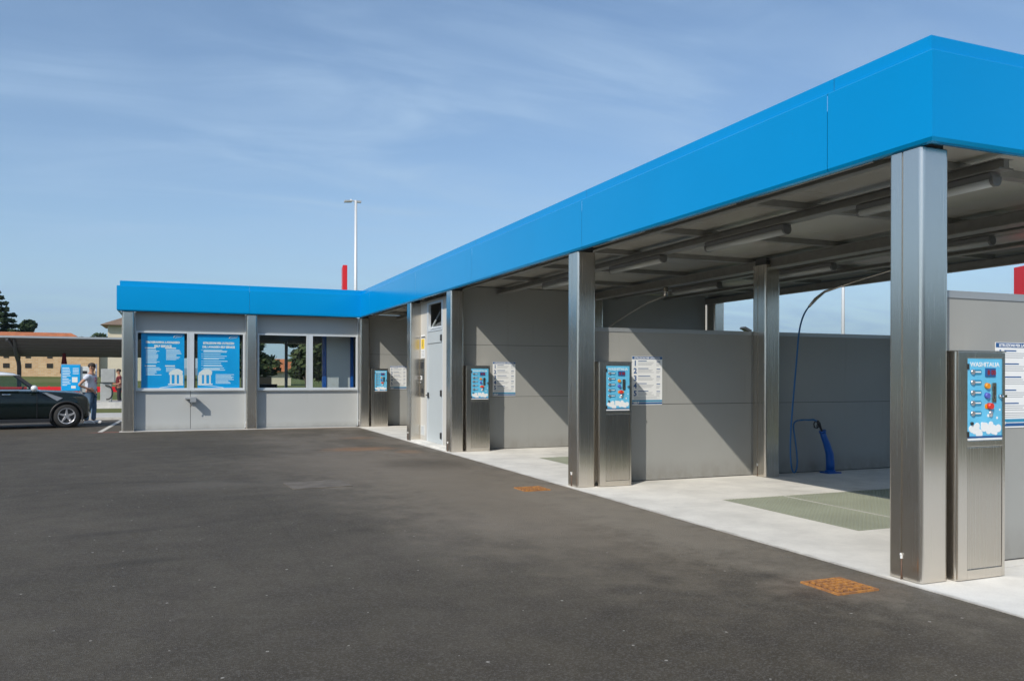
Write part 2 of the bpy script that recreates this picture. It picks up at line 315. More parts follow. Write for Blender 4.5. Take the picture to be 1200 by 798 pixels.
M['mountain'] = mat('wooded_mountain_slope', (.06, .075, .05), .95, noise=(.002, .2))

# ------------------------------------------------------------------ mesh helpers
class MB:
    def __init__(s): s.v = []; s.f = []; s.sm = []
    def add(s, vs, fs, smooth=False):
        n = len(s.v); s.v += [tuple(v) for v in vs]; s.f += [tuple(i+n for i in f) for f in fs]; s.sm += [smooth]*len(fs); return s
    def box(s, x0, x1, y0, y1, z0, z1, b=0):
        if x0 > x1: x0, x1 = x1, x0
        if y0 > y1: y0, y1 = y1, y0
        if z0 > z1: z0, z1 = z1, z0
        s.add([(x0, y0, z0), (x1, y0, z0), (x1, y1, z0), (x0, y1, z0), (x0, y0, z1), (x1, y0, z1), (x1, y1, z1), (x0, y1, z1)],
              [(0, 3, 2, 1), (4, 5, 6, 7), (0, 1, 5, 4), (1, 2, 6, 5), (2, 3, 7, 6), (3, 0, 4, 7)]); return s
    def prism(s, pts, a0, a1, axis='Z', smooth=False):
        """pts 2D (ccw) extruded along axis. Z: (x,y); Y: (x,z); X: (y,z)"""
        def mk(p, a): return {'Z': (p[0], p[1], a), 'Y': (p[0], a, p[1]), 'X': (a, p[0], p[1])}[axis]
        n = len(pts); vs = [mk(p, a0) for p in pts]+[mk(p, a1) for p in pts]
        s.add(vs, [(i, (i+1) % n, (i+1) % n+n, i+n) for i in range(n)], smooth)
        s.add(vs, [tuple(range(n))[::-1], tuple(range(n, 2*n))]); return s
    def cyl(s, p0, p1, r0, r1=None, n=12, caps=True, smooth=True):
        r1 = r0 if r1 is None else r1; p0 = Vector(p0); p1 = Vector(p1); d = (p1-p0).normalized()
        a = d.orthogonal().normalized(); b = d.cross(a)
        vs = [p0+(a*math.cos(2*math.pi*i/n)+b*math.sin(2*math.pi*i/n))*r0 for i in range(n)]+[p1+(a*math.cos(2*math.pi*i/n)+b*math.sin(2*math.pi*i/n))*r1 for i in range(n)]
        s.add(vs, [(i, (i+1) % n, (i+1) % n+n, i+n) for i in range(n)], smooth)
        if caps: s.add(vs, [tuple(range(n))[::-1], tuple(range(n, 2*n))])
        return s
    def tube(s, pts, r, n=8, smooth=True):
        pts = [Vector(p) for p in pts]; rs = r if isinstance(r, (list, tuple)) else [r]*len(pts); rings = []; up = None
        for i, p in enumerate(pts):
            d = (pts[min(i+1, len(pts)-1)]-pts[max(i-1, 0)]).normalized()
            if up is None: up = d.orthogonal().normalized()
            up = (up-d*up.dot(d)).normalized(); b = d.cross(up)
            rings.append([p+(up*math.cos(2*math.pi*k/n)+b*math.sin(2*math.pi*k/n))*rs[i] for k in range(n)])
        vs = [v for r_ in rings for v in r_]; fs = []
        for i in range(len(pts)-1):
            for k in range(n): fs.append((i*n+k, i*n+(k+1) % n, (i+1)*n+(k+1) % n, (i+1)*n+k))
        s.add(vs, fs, smooth); s.add(vs, [tuple(range(n))[::-1], tuple(range((len(pts)-1)*n, len(pts)*n))]); return s
    def sphere(s, c, r, sc_=(1, 1, 1), nu=12, nv=8):
        vs = []; fs = []
        for j in range(nv+1):
            th = math.pi*j/nv
            for i in range(nu):
                ph = 2*math.pi*i/nu; vs.append((c[0]+r*sc_[0]*math.sin(th)*math.cos(ph), c[1]+r*sc_[1]*math.sin(th)*math.sin(ph), c[2]+r*sc_[2]*math.cos(th)))
        for j in range(nv):
            for i in range(nu): fs.append((j*nu+i, (j+1)*nu+i, (j+1)*nu+(i+1) % nu, j*nu+(i+1) % nu))
        s.add(vs, fs, True); return s
    def mesh(s, name, m, bevel=0):
        me = bpy.data.meshes.new(name); me.from_pydata(s.v, [], s.f); me.polygons.foreach_set('use_smooth', s.sm)
        bm = bmesh.new(); bm.from_mesh(me); bmesh.ops.remove_doubles(bm, verts=bm.verts, dist=1e-6)
        bmesh.ops.recalc_face_normals(bm, faces=bm.faces)
        if bevel: bmesh.ops.bevel(bm, geom=list(bm.edges), offset=bevel, segments=2, profile=.7, affect='EDGES', clamp_overlap=True)
        bm.to_mesh(me); bm.free()
        if m is not None: me.materials.append(m)
        return me
    def build(s, name, m, parent=None, bevel=0):
        o = bpy.data.objects.new(name, s.mesh(name, m, bevel)); C.objects.link(o)
        if parent is not None: o.parent = parent
        return o
def tag(o, label=None, cat=None, group=None, kind=None):
    for k, v in (('label', label), ('category', cat), ('group', group), ('kind', kind)):
        if v: o[k] = v
    return o
def thing(name, label, cat, loc=(0, 0, 0), rz=0, group=None):
    o = bpy.data.objects.new(name, None); C.objects.link(o); o.location = loc; o.rotation_euler = (0, 0, rz); o.empty_display_size = .2
    return tag(o, label, cat, group)
def box(name, m, parent, x0, x1, y0, y1, z0, z1, bevel=0): return MB().box(x0, x1, y0, y1, z0, z1).build(name, m, parent, bevel)
KIDS = {}
def dup(root, loc=None, rz=None, label=None, group=None):
    def rec(o, par):
        c = o.copy(); C.objects.link(c)
        if par is not None: c.parent = par
        for ch in [x for x in C.objects if x.parent == o]: rec(ch, c)
        return c
    r = rec(root, None)
    if loc is not None: r.location = loc
    if rz is not None: r.rotation_euler[2] = rz
    if label: r['label'] = label
    if group: r['group'] = group
    return r
def text(name, s, size, m, parent, loc, rot=(R(90), 0, 0), bold=0, align='LEFT', xs=1, ext=.0008):
    cu = bpy.data.curves.new(name, 'FONT'); cu.body = s; cu.size = size; cu.align_x = align; cu.offset = bold; cu.extrude = ext; cu.resolution_u = 2
    tmp = bpy.data.objects.new(name+'_tmp', cu); C.objects.link(tmp)
    dg = bpy.context.evaluated_depsgraph_get(); me = bpy.data.meshes.new_from_object(tmp.evaluated_get(dg)); bpy.data.objects.remove(tmp)
    me.name = name; me.materials.clear(); me.materials.append(m)
    me.transform(Matrix.Translation(loc) @ Matrix.Rotation(rot[2], 4, 'Z') @ Matrix.Rotation(rot[0], 4, 'X') @ Matrix.Diagonal((xs, 1, 1, 1)))
    o = bpy.data.objects.new(name, me); C.objects.link(o)
    if parent is not None: o.parent = parent
    return o
def rrect(x0, x1, y0, y1, r, n=5, only=None):
    pts = []
    for (cx_, cy_, a0) in ((x1-r, y0+r, -90), (x1-r, y1-r, 0), (x0+r, y1-r, 90), (x0+r, y0+r, 180)):
        for k in range(n+1):
            a = R(a0+90*k/n); pts.append((cx_+r*math.cos(a), cy_+r*math.sin(a)))
    return pts

# ------------------------------------------------------------------ setting: ground
def sheet(name, m, quads, z, kind='structure'):
    b = MB()
    for x0, x1, y0, y1 in quads: b.add([(x0, y0, z), (x1, y0, z), (x1, y1, z), (x0, y1, z)], [(0, 1, 2, 3)])
    return tag(b.build(name, m), kind=kind)
AX = -.08                                   # apron edge
B1, B2, B3, B4 = 5.484, 10.97, 13.97, 19.45 # column lines along the facade
# far ground: one sheet to the horizon
g = MB(); S = 16000
g.add([(-S, -S, -.15), (S, -S, -.15), (S, S, -.15), (-S, S, -.15)], [(0, 1, 2, 3)])
tag(g.build('field', M['grass']), kind='structure')
# meadow bank rising gently behind the lot
bk = MB(); ys = [44, 60, 80, 100, 118, 160, 260]; zs = [-.1, .02, .25, .7, 1.15, 1.2, .3]; vs = []; fs = []; xs_ = [-160+8*i for i in range(40)]
for j, y in enumerate(ys):
    for i, x in enumerate(xs_): vs.append((x, y, zs[j]+.12*math.sin(x*.07+j)*(1 if 0 < j < 6 else 0)))
n = len(xs_)
for j in range(len(ys)-1):
    for i in range(n-1): fs.append((j*n+i, j*n+i+1, (j+1)*n+i+1, (j+1)*n+i))
tag(bk.add(vs, fs, True).build('meadow', M['grass']), kind='structure')
sheet('parking_lot', M['asphalt'], [(-70, AX, -45, 26), (AX, 30, -45, -14), (12, 30, -14, 26), (-70, 30, 26, 26.01)], -.004)
sheet('access_road', M['concrete2'], [(-60, -3, 26.2, 31.5)], 0.0)
sheet('yard', M['concrete2'], [(-60, 2, 36, 46)], .0)
sheet('grass_verge', M['grass'], [(-60, 2, 31.5, 36)], -.004)
box('kerb', M['kerbm'], None, -60, -5.5, 26.01, 26.2, -.1, .08)['kind'] = 'structure'
# bay floor slabs, each with a drain opening
GX0, GX1 = 1.17, 5.4
ap = thing('bay_floor', None, None)
ap['kind'] = 'structure'
def slab(x0, x1, y0, y1, gy=None):
    b = MB(); j = .006
    if gy is None: b.box(x0+j, x1-j, y0+j, y1-j, -.14, 0)
    else:
        b.box(x0+j, GX0, y0+j, y1-j, -.14, 0); b.box(GX1, x1-j, y0+j, y1-j, -.14, 0)
        b.box(GX0, GX1, y0+j, gy[0], -.14, 0); b.box(GX0, GX1, gy[1], y1-j, -.14, 0)
    b.build('floor_slab', M['concrete'], ap)
XR = 7.4
slab(AX, XR, -14, -5.2); slab(AX, XR, -5.2, .15)
slab(AX, XR, .15, 5.63, (1.75, 3.93)); slab(AX, XR, 5.63, 11.1, (7.23, 9.41)); slab(AX, XR, 11.1, 14.1); slab(AX, XR, 14.1, 19.6, (15.7, 17.9))
def make_grate(y0, y1, label):
    t = thing('drain_grating', label, 'drain grating', (GX0, y0, 0), 0, 'floor gratings of the wash bays')
    box('pit', M['pit'], t, 0, GX1-GX0, 0, y1-y0, -.13, -.06)
    W_ = GX1-GX0; D_ = y1-y0; npn = 4; xs2 = [0, .94, 2.02, 3.1, W_]
    for i in range(npn):
        xa, xb = xs2[i]+.008, xs2[i+1]-.008; b = MB(); st = .052
        k = int((xb-xa)/st)
        for q in range(k+1): xx = xa+(xb-xa-.012)*q/k; b.box(xx, xx+.018, .008, D_-.008, -.04, -.004)
        k = int(D_/st)
        for q in range(k+1): yy = .008+(D_-.03)*q/k; b.box(xa, xb, yy, yy+.018, -.038, -.006)
        b.build('grating_panel', M['grating'], t)
        if i: box('divider_bar', M['concrete2'], t, xs2[i]-.012, xs2[i]+.012, 0, D_, -.06, -.001)
    return t
make_grate(1.75, 3.93, 'green grey floor grating of the nearest wash bay, half in shade')
make_grate(7.23, 9.41, 'green grey floor grating in the second wash bay behind the second front column')
make_grate(15.7, 17.9, 'floor grating of the wash bay between the service room and the office wing')

# ------------------------------------------------------------------ canopy
can = thing('canopy', 'long flat canopy with glossy bright blue fascia over the wash bays and office wing', 'canopy')
FB, FL, FT = 3.175, 3.82, 3.955
prof = [(.075, FB+.06), (.075, FB-.006), (.035, FB-.012), (.012, FB-.004), (0, FB+.022), (0, FL-.012), (.012, FL), (.065, FL+.006), (.07, FL+.012), (.07, FT-.01), (.08, FT), (.34, FT)]
OUT = [(-6.40, 23.4), (-6.40, 19.29), (-.04, 19.29), (-.04, -.12), (6.56, -.12), (6.56, 23.4)]
def offs(path, i, d):
    """offset point i of open path to the left by d (mitred)"""
    def nrm(a, b): v = (Vector(b)-Vector(a)).normalized(); return Vector((-v.y, v.x))
    p = Vector(path[i])
    if i == 0: return p+nrm(path[0], path[1])*d
    if i == len(path)-1: return p+nrm(path[-2], path[-1])*d
    n1, n2 = nrm(path[i-1], path[i]), nrm(path[i], path[i+1]); k = (n1+n2)/(1+n1.dot(n2)); return p+k*d
def fascia_run(i, cuts):
    a, b = Vector(OUT[i]), Vector(OUT[i+1]); L = (b-a).length; d = (b-a)/L; nn = Vector((-d.y, d.x)); ts = [0]+cuts+[L]
    for k in range(len(ts)-1):
        vs = []; gap = .0022
        for e, (tt, end) in enumerate(((ts[k], k == 0), (ts[k+1], k == len(ts)-2))):
            for (o_, z) in prof:
                if end: q = offs(OUT, i if e == 0 else i+1, o_)
                else: q = a+d*(tt+(gap if e == 0 else -gap))+nn*o_
                vs.append((q.x, q.y, z))
        n = len(prof); fs = [(j, j+1, j+1+n, j+n) for j in range(n-1)]
        m_ = MB(); m_.add(vs, fs)
        if k: m_.add(vs[:n], [tuple(range(n))])
        m_.build('fascia_panel', M['blue'], can)
fascia_run(0, []); fascia_run(1, [3.3]); fascia_run(2, [19.29-18.1, 19.29-13.4, 19.29-9.62, 19.29-5.29, 19.29-.89]); fascia_run(3, [2.45]); fascia_run(4, [5.3, 9.7, 14.1, 18.5])
# roof deck on top, ceiling sheets below
MB().prism([(-6.1, 23.3), (-6.1, 19.6), (.26, 19.6), (.26, .19), (6.26, .19), (6.26, 23.3)], 3.60, 3.80).build('roof', M['galv'], can)
for k in range(11):
    y0 = .20+k*1.765; box('ceiling_panel', M['ceiling'], can, .03, 6.48, (y0+.004) if k else -.04, (y0+1.761) if k < 10 else 19.84, 3.30, 3.46)
for k in range(11):
    y = .62+1.765*k
    if 11.2 < y < 14: continue
    box('cross_beam', M['galv'], can, .28, 6.2, y, y+.10, 3.235, 3.298)
for (xa, xb, za) in ((.262, .34, 3.20), (1.06, 1.22, 3.15), (3.14, 3.34, 3.10), (3.76, 3.92, 3.15), (5.02, 5.16, 3.18), (6.13, 6.24, 3.12)):
    for (ya, yb) in ((.2, 11.25), (14.05, 19.6)):
        b = MB(); b.box(xa, xb, ya, yb, za, za+.014); b.box((xa+xb)/2-.03, (xa+xb)/2+.03, ya, yb, za+.0145, 3.232); b.box(xa, xb, ya, yb, 3.2325, 3.2345)
        b.build('main_beam', M['galv'], can)
for (xa, xb) in ((6.455, 6.47), (.045, .055)): box('fascia_lining', M['galv'], can, xa, xb, .05, 19.2, 3.19, 3.297)
box('soffit', M['galv'], can, -6.31, -.06, 19.38, 19.86, 3.182, 3.32)
# ceiling lights
def make_light(label, loc, L=1.42):
    t = thing('ceiling_light', label, 'ceiling light', loc, 0, 'tube lights under the canopy')
    MB().prism([(-.05, .05), (.05, .05), (.058, .10), (-.058, .10)], -L/2, L/2, 'Y').build('housing', M['fixture'], t, .008)
    pts = [(-.052, .048), (-.047, .018), (-.028, -.002), (0, -.008), (.028, -.002), (.047, .018), (.052, .048)]
    MB().prism(pts, -L/2+.02, L/2-.02, 'Y', True).build('diffuser', M['diffuser'], t)
    ec = [(-.055, .07), (-.055, .03), (-.04, .003), (-.016, -.011), (.016, -.011), (.04, .003), (.055, .03), (.055, .07)]
    MB().prism(ec, -L/2-.01, -L/2+.02, 'Y').build('end_cap', M['fixture'], t, .004); MB().prism(ec, L/2-.02, L/2+.01, 'Y').build('end_cap', M['fixture'], t, .004)
    return t
L0 = make_light('tube light under the canopy right behind the nearest column, front row', (1.14, 1.0, 3.045))
for x, y, lab in ((1.14, 3.45, 'front row tube light under the canopy, just left of the nearest column'), (1.14, 5.88, 'front row tube light right of the second front column'), (1.14, 8.33, 'front row tube light partly hidden behind the second front column'),
                  (3.84, 8.3, 'rear row tube light in the second bay, left of the middle column'), (3.84, 5.6, 'rear row tube light right of the middle column'), (3.84, 3.1, 'rear row tube light hidden behind the nearest column edge'), (3.84, .8, 'rear row tube light at the right edge of the frame'),
                  (1.14, 15.6, 'tube light in the bay before the office wing'), ):
    dup(L0, (x, y, 3.045), label=lab)

# ------------------------------------------------------------------ columns
def make_column(label):
    t = thing('steel_column', label, 'column', (0, 0, 0), 0, 'stainless steel columns of the car wash')
    H_ = 3.16; r = .034
    # front cover: rounded at the two front corners
    a = []
    for (cx_, cy_, a0) in ((.274-r, r, -90),):
        for k in range(6): an = R(a0+90*k/5); a.append((cx_+r*math.cos(an), cy_+r*math.sin(an)))
    a += [(.274, .166), (.262, .170), (.012, .170), (0, .166)]
    for k in range(6): an = R(180+90*k/5); a.append((r+r*math.cos(an), r+r*math.sin(an)))
    MB().prism(a, .005, H_, smooth=False).build('cover_panel', M['steel'], t)
    b = [(0, .180), (.012, .176), (.262, .176), (.274, .180)]
    for k in range(6): an = R(0+90*k/5); b.append((.274-r+r*math.cos(an), .30-r+r*math.sin(an)))
    for k in range(6): an = R(90+90*k/5); b.append((r+r*math.cos(an), .30-r+r*math.sin(an)))
    MB().prism(b, .005, H_).build('cover_panel', M['steel'], t)
    box('inner_post', M['joint'], t, .02, .25, .165, .182, .002, H_-.02)
    box('head_plate', M['joint'], t, .03, .245, .03, .27, H_, H_+.1)
    m_ = MB(); m_.tube([(-.001, .173, .16), (-.001, .173, .04), (-.008, .170, .0)], .0045, 6); m_.build('drain_tube', M['darkrust'], t)
    m_ = MB(); m_.box(-.008, .004, .167, .179, .155, .185); m_.cyl((-.007, .173, .195), (-.007, .173, .18), .007, .008, 8); m_.build('tube_clip', M['white'], t, .0015)
    return t
C0 = make_column('nearest and largest stainless steel column at the corner of the canopy')
cols = [(0, B1, 'second stainless steel column from the right along the front of the bays'), (0, B2, 'front stainless steel column right of the service room door'), (0, B3, 'narrow looking stainless steel column left of the service room'),
        (0, B4, 'stainless steel column where the office wing meets the wash bays'),
        (3.11, 0, 'middle row steel column of the nearest bay, out at the right'), (3.11, B1, 'middle row steel column at the partition of the nearest bay, left of the blue hose'), (3.11, B2, 'middle row steel column showing above the partition beside the second front column'),
        (6.2, 0, 'rear row steel column behind the nearest bay'), (6.2, B1, 'rear row steel column hidden behind the nearest column'), (6.2, B2, 'rear steel column at the end of the tall wall'),
        (-6.27, B4, 'leftmost stainless steel column at the far corner of the office wing'), (-3.16, B4, 'stainless steel column between the poster windows and the clear windows')]
for x, y, lab in cols: dup(C0, (x, y, 0), label=lab)

# ------------------------------------------------------------------ partition walls
def wall(name, label, y, x0, x1, h, joints, xsplit, cap=True):
    t = thing(name, label, 'wall', (0, y, 0), 0, 'grey panel walls between the bays')
    xs3 = [x0]+xsplit+[x1]; zs3 = [.0]+joints+[h]
    for i in range(len(xs3)-1):
        for k in range(len(zs3)-1):
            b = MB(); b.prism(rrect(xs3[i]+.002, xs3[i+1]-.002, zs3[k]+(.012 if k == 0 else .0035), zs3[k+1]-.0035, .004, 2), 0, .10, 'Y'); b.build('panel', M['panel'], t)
    MB().box(x0+.01, x1-.01, .012, .088, .01, h-.01).build('core', M['joint'], t)
    if cap:
        b = MB(); b.box(x0-.012, x1+.012, -.008, .108, h, h+.012); b.box(x0-.012, x1+.012, -.008, -.003, h-.045, h+.0005); b.box(x0-.012, x1+.012, .103, .108, h-.045, h+.0005); b.build('top_cap', M['cap'], t)
        box('end_trim', M['cap'], t, x0-.012, x0-.003, -.006, .106, .01, h-.046)
    box('base_rail', M['joint'], t, x0+.005, x1-.005, .006, .094, .0005, .0115)
    return t
WY = .31
wall('partition_wall', 'low grey partition wall at the right edge beside the nearest control pedestal', WY, .40, 6.18, 2.165, [1.095], [3.105])
wall('partition_wall', 'low grey partition wall of the nearest bay with the sunlit triangle and blue lance holder', B1+WY, .40, 6.18, 2.165, [1.095], [3.105])
wall('tall_wall', 'tall grey wall left of the second front column reaching the canopy ceiling', B2+WY, .262, 6.18, 3.29, [1.07, 2.12], [3.105], False)
wall('tall_wall', 'tall grey wall at the back beside the office wing', B4+WY, .28, 6.18, 3.29, [1.07, 2.12], [3.105], False)
# rear closing wall of the far wash bay
t = thing('rear_wall', 'grey rear wall closing the far wash bay before the office wing', 'wall')
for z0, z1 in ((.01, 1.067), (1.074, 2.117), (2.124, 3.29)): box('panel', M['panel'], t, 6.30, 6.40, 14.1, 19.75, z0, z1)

# ------------------------------------------------------------------ service room facade
sr = thing('service_room', 'narrow service room between two steel columns, grey facade with a door and louvre window', 'service room')
FX = .25
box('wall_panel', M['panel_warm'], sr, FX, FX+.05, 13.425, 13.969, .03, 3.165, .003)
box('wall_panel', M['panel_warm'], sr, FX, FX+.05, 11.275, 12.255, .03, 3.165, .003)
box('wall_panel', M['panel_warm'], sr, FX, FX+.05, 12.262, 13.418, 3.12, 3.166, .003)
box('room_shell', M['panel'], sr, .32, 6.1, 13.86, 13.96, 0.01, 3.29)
box('door_jamb', M['alu'], sr, FX-.012, FX+.06, 13.375, 13.424, .03, 3.12, .003); box('door_jamb', M['alu'], sr, FX-.012, FX+.06, 12.256, 12.30, .03, 3.12, .003)
box('sill', M['concrete'], sr, .02, FX+.1, 11.28, 13.96, .0005, .03)
dr = box('door', M['panel_blue'], sr, FX+.005, FX+.05, 12.302, 13.373, .034, 2.195, .004)
box('upper_panel', M['panel_blue'], sr, FX-.008, FX+.05, 12.302, 13.373, 2.205, 2.455, .004)
for z in (.22, 1.12, 2.30):
    m_ = MB(); m_.box(FX-.035, FX+.006, 12.31, 12.37, z-.06, z+.06); m_.cyl((FX-.03, 12.30, z-.07), (FX-.03, 12.30, z+.07), .014, n=8); m_.build('hinge', M['black'], dr, .003)
m_ = MB(); m_.box(FX-.025, FX+.006, 13.30, 13.345, 1.0, 1.12); m_.tube([(FX-.02, 13.32, 1.06), (FX-.06, 13.32, 1.06), (FX-.06, 13.22, 1.06)], .011, 8); m_.build('handle', M['black'], dr)
lw = MB(); lw.box(FX-.01, FX+.05, 12.302, 12.352, 2.465, 3.115); lw.box(FX-.01, FX+.05, 13.32, 13.373, 2.465, 3.115); lw.box(FX-.01, FX+.05, 12.354, 13.318, 2.465, 2.51); lw.box(FX-.01, FX+.05, 12.354, 13.318, 3.07, 3.115)
lw = lw.build('window_frame', M['alu'], sr, .003)
# tilted open sash
sa = MB(); zt, zb_ = 3.04, 2.53
def q3(y0, y1, s0, s1): # strip on tilted plane, s from top 0 to bottom 1, opens inwards at the top
    return [(FX+.28*(1-s0)+.03, y0, zt-(zt-zb_)*s0), (FX+.28*(1-s0)+.03, y1, zt-(zt-zb_)*s0), (FX+.28*(1-s1)+.03, y1, zt-(zt-zb_)*s1), (FX+.28*(1-s1)+.03, y0, zt-(zt-zb_)*s1)]
def slabq(b, q, th=.03):
    q2 = [(p[0]+th, p[1], p[2]) for p in q]; b.add(q+q2, [(0, 1, 2, 3), (7, 6, 5, 4), (0, 4, 5, 1), (1, 5, 6, 2), (2, 6, 7, 3), (3, 7, 4, 0)])
for q in (q3(12.36, 12.40, 0, 1), q3(13.27, 13.31, 0, 1), q3(12.4, 13.27, 0, .08), q3(12.4, 13.27, .92, 1)): slabq(sa, q)
sa.build('window_sash', M['alu'], lw)
gp = MB(); slabq(gp, q3(12.4, 13.27, .08, .92), .006); gp.build('pane', M['glass'], lw)
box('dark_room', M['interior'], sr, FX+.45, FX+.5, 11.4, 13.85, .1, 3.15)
m_ = MB(); m_.box(FX-.025, FX+.002, 13.60, 13.93, 1.02, 1.88); cp = m_.build('coin_terminal', M['steel_dark'], sr, .006)
box('display', M['black'], cp, FX-.030, FX-.024, 13.66, 13.87, 1.66, 1.80); box('card_slot', M['black'], cp, FX-.032, FX-.024, 13.68, 13.84, 1.40, 1.52)
box('receipt', M['white'], cp, FX-.040, FX-.024, 13.72, 13.80, 1.40, 1.49); box('coin_return', M['black'], cp, FX-.032, FX-.024, 13.66, 13.80, 1.10, 1.20)
for k in range(3): MB().cyl((FX-.035, 13.88, 1.34+.07*k), (FX-.024, 13.88, 1.34+.07*k), .016, n=10).build('button', M['rim'], cp)
m_ = MB(); m_.box(FX-.012, FX+.002, 13.62, 13.92, .14, .36); vt = m_.build('vent_grille', M['offwhite'], sr, .003)
for k in range(5): box('slat', M['alu'], vt, FX-.02, FX-.011, 13.65, 13.89, .17+.036*k, .185+.036*k)
ws = thing('warning_sign', 'yellow and white warning sign above the coin terminal of the service room', 'sign', (FX-.004, 13.76, 0))
box('sign_plate', M['white'], ws, -.004, .002, -.15, .15, 1.90, 2.42); box('yellow_field', M['yellow'], ws, -.0065, -.004, -.13, .13, 2.10, 2.33)
text('lettering', 'ATTENZIONE', .05, M['black'], ws, (-.0066, .135, 2.35), (R(90), 0, R(-90)), .001)
m_ = MB(); m_.prism([(-.02, 2.12), (.03, 2.20), (.005, 2.21), (.02, 2.31), (-.03, 2.22), (-.003, 2.21)], -.0085, -.0065, 'X'); m_.build('bolt_symbol', M['black'], ws)
for k in range(5): box('text_line', M['print_grey'], ws, -.0055, -.004, -.12, .12-.02*(k % 2), 1.93+.03*k, 1.94+.03*k)

# ------------------------------------------------------------------ control pedestals
def make_pedestal():
    t = thing('control_pedestal', 'control pedestal', 'control pedestal', (0, 0, 0), 0, 'wash control pedestals beside the columns')
    x0, x1, y0, y1 = .315, .81, -.04, .28; Hh = 1.69
    b = MB(); b.prism(rrect(x0, x1, y0+.012, y1, .02, 4), .004, Hh-.006); b.build('housing', M['steel'], t)
    # raised frame on the front
    b = MB(); fw = .045
    b.box(x0+.004, x0+.098, y0-.002, y0+.016, .006, Hh-.008); b.box(x1-.03, x1-.002, y0-.002, y0+.016, .006, Hh-.008)
    b.box(x0+.0985, x1-.0305, y0-.002, y0+.016, Hh-.052, Hh-.008); b.box(x0+.0985, x1-.0305, y0-.002, y0+.016, .006, .078); b.box(x0+.0985, x1-.0305, y0-.002, y0+.016, .985, 1.028)
    b.build('front_frame', M['steel'], t, .003)
    box('service_door', M['steel_dark'], t, x0+.102, x1-.034, y0+.001, y0+.012, .083, .978, .003)
    b = MB(); b.box(x0-.006, x1+.006, y0-.006, y1+.006, Hh-.006, Hh+.004); b.build('lid', M['steel'], t, .002)
    px0, px1, pz0, pz1 = x0+.102, x1-.034, 1.031, 1.635; yy = y0+.002
    cp_ = box('control_panel', M['sticker'], t, px0, px1, yy, y0+.012, pz0, pz1)
    W_ = px1-px0
    foam = MB()
    rr = random.Random(3)
    for k in range(15):
        cx_ = px0+.03+(W_-.06)*rr.random(); cz = pz0+.045+.06*rr.random()*(1.3-abs((cx_-px0)/W_-.6)); ra = .016+.022*rr.random()
        foam.cyl((cx_, yy, cz), (cx_, yy-.0012-.0001*k, cz), ra, n=14, smooth=False)
    for (a, b_, r_) in ((.12, .13, .022), (.9, .14, .03), (.86, .27, .010), (.60, .30, .012), (.94, .37, .008), (.42, .2, .014)):
        foam.cyl((px0+a*W_, yy, pz0+b_*.6), (px0+a*W_, yy-.0011, pz0+b_*.6), r_, n=12, smooth=False)
    foam.build('foam_print', M['white'], cp_)['kind'] = 'stuff'
    box('band', M['print_blue'], cp_, px0, px1, yy-.004, yy, pz0+.016, pz0+.030); box('band', M['white'], cp_, px0, px1, yy-.0035, yy, pz0, pz0+.014)
    text('lettering', 'WASHITALIA', .047, M['white'], cp_, ((px0+px1)/2, yy-.0005, pz1-.060), align='CENTER', bold=.0008, xs=1.12)
    b = MB(); b.box(px0+.50*W_, px0+.80*W_, yy-.008, yy, 1.50, 1.565); b.build('display', M['print_blue'], cp_, .004)
    text('display_digits', '8 00', .05, M['ledred'], cp_, (px0+.55*W_, yy-.0085, 1.515), bold=.002)
    for k in range(5):
        z = 1.535-k*.0765
        b = MB(); b.prism(rrect(px0+.07*W_, px0+.40*W_, z-.018, z+.018, .017, 4), yy-.004, yy, 'Y'); b.build('button_label', M['teal'], cp_)
        MB().cyl((px0+.13*W_, yy, z), (px0+.13*W_, yy-.014, z), .021, .018, 14).build('button', M['rim'], cp_)
        box('text_line', M['white'], cp_, px0+.21*W_, px0+.37*W_, yy-.0055, yy-.004, z-.004, z+.005)
    MB().cyl((px0+.55*W_, yy, 1.432), (px0+.55*W_, yy-.02, 1.432), .024, .02, 16).build('button', M['orange'], cp_)
    MB().cyl((px0+.55*W_, yy, 1.36), (px0+.55*W_, yy-.02, 1.36), .024, .02, 16).build('button', M['bluebtn'], cp_)
    MB().prism(rrect(px0+.50*W_, px0+.76*W_, 1.262, 1.298, .012, 3), yy-.004, yy, 'Y').build('yellow_plate', M['orange'], cp_)
    MB().cyl((px0+.62*W_, yy, 1.282), (px0+.62*W_, yy-.028, 1.282), .026, .022, 16).build('stop_button', M['redbtn'], cp_)
    b = MB(); b.prism(rrect(px0+.69*W_, px0+.81*W_, 1.31, 1.455, .008, 3), yy-.010, yy, 'Y'); b.build('coin_slot', M['steel_dark'], cp_)
    box('slot_gap', M['black'], cp_, px0+.745*W_, px0+.76*W_, yy-.0112, yy-.010, 1.34, 1.43)
    b = MB(); b.cyl((px0+.93*W_, yy, 1.355), (px0+.93*W_, yy-.02, 1.355), .014, n=12); b.cyl((px0+.93*W_, yy-.02, 1.355), (px0+.93*W_, yy-.045, 1.355), .008, n=8); b.box(px0+.90*W_, px0+.96*W_, yy-.055, yy-.045, 1.345, 1.365); b.build('lock', M['chrome'], cp_)
    MB().sphere((px0+.66*W_, yy-.006, 1.225), .02, (1, .5, 1.3)).build('coin_tray', M['rim'], cp_)
    MB().cyl((px0+.11*W_, yy, 1.155), (px0+.11*W_, yy-.012, 1.155), .012, n=10).build('key_lock', M['black'], cp_)
    for z in (1.075, 1.575): box('hinge', M['black'], cp_, px0-.008, px0+.010, yy-.008, yy, z-.02, z+.02)
    return t
P0 = make_pedestal(); P0['label'] = 'largest control pedestal with light blue panel beside the nearest column'
for y, lab in ((B1, 'control pedestal with light blue panel beside the second front column'), (B2, 'control pedestal with light blue panel right of the service room'), (B4, 'smallest control pedestal, beside the office wing corner')):
    dup(P0, (0, y, 0), label=lab)

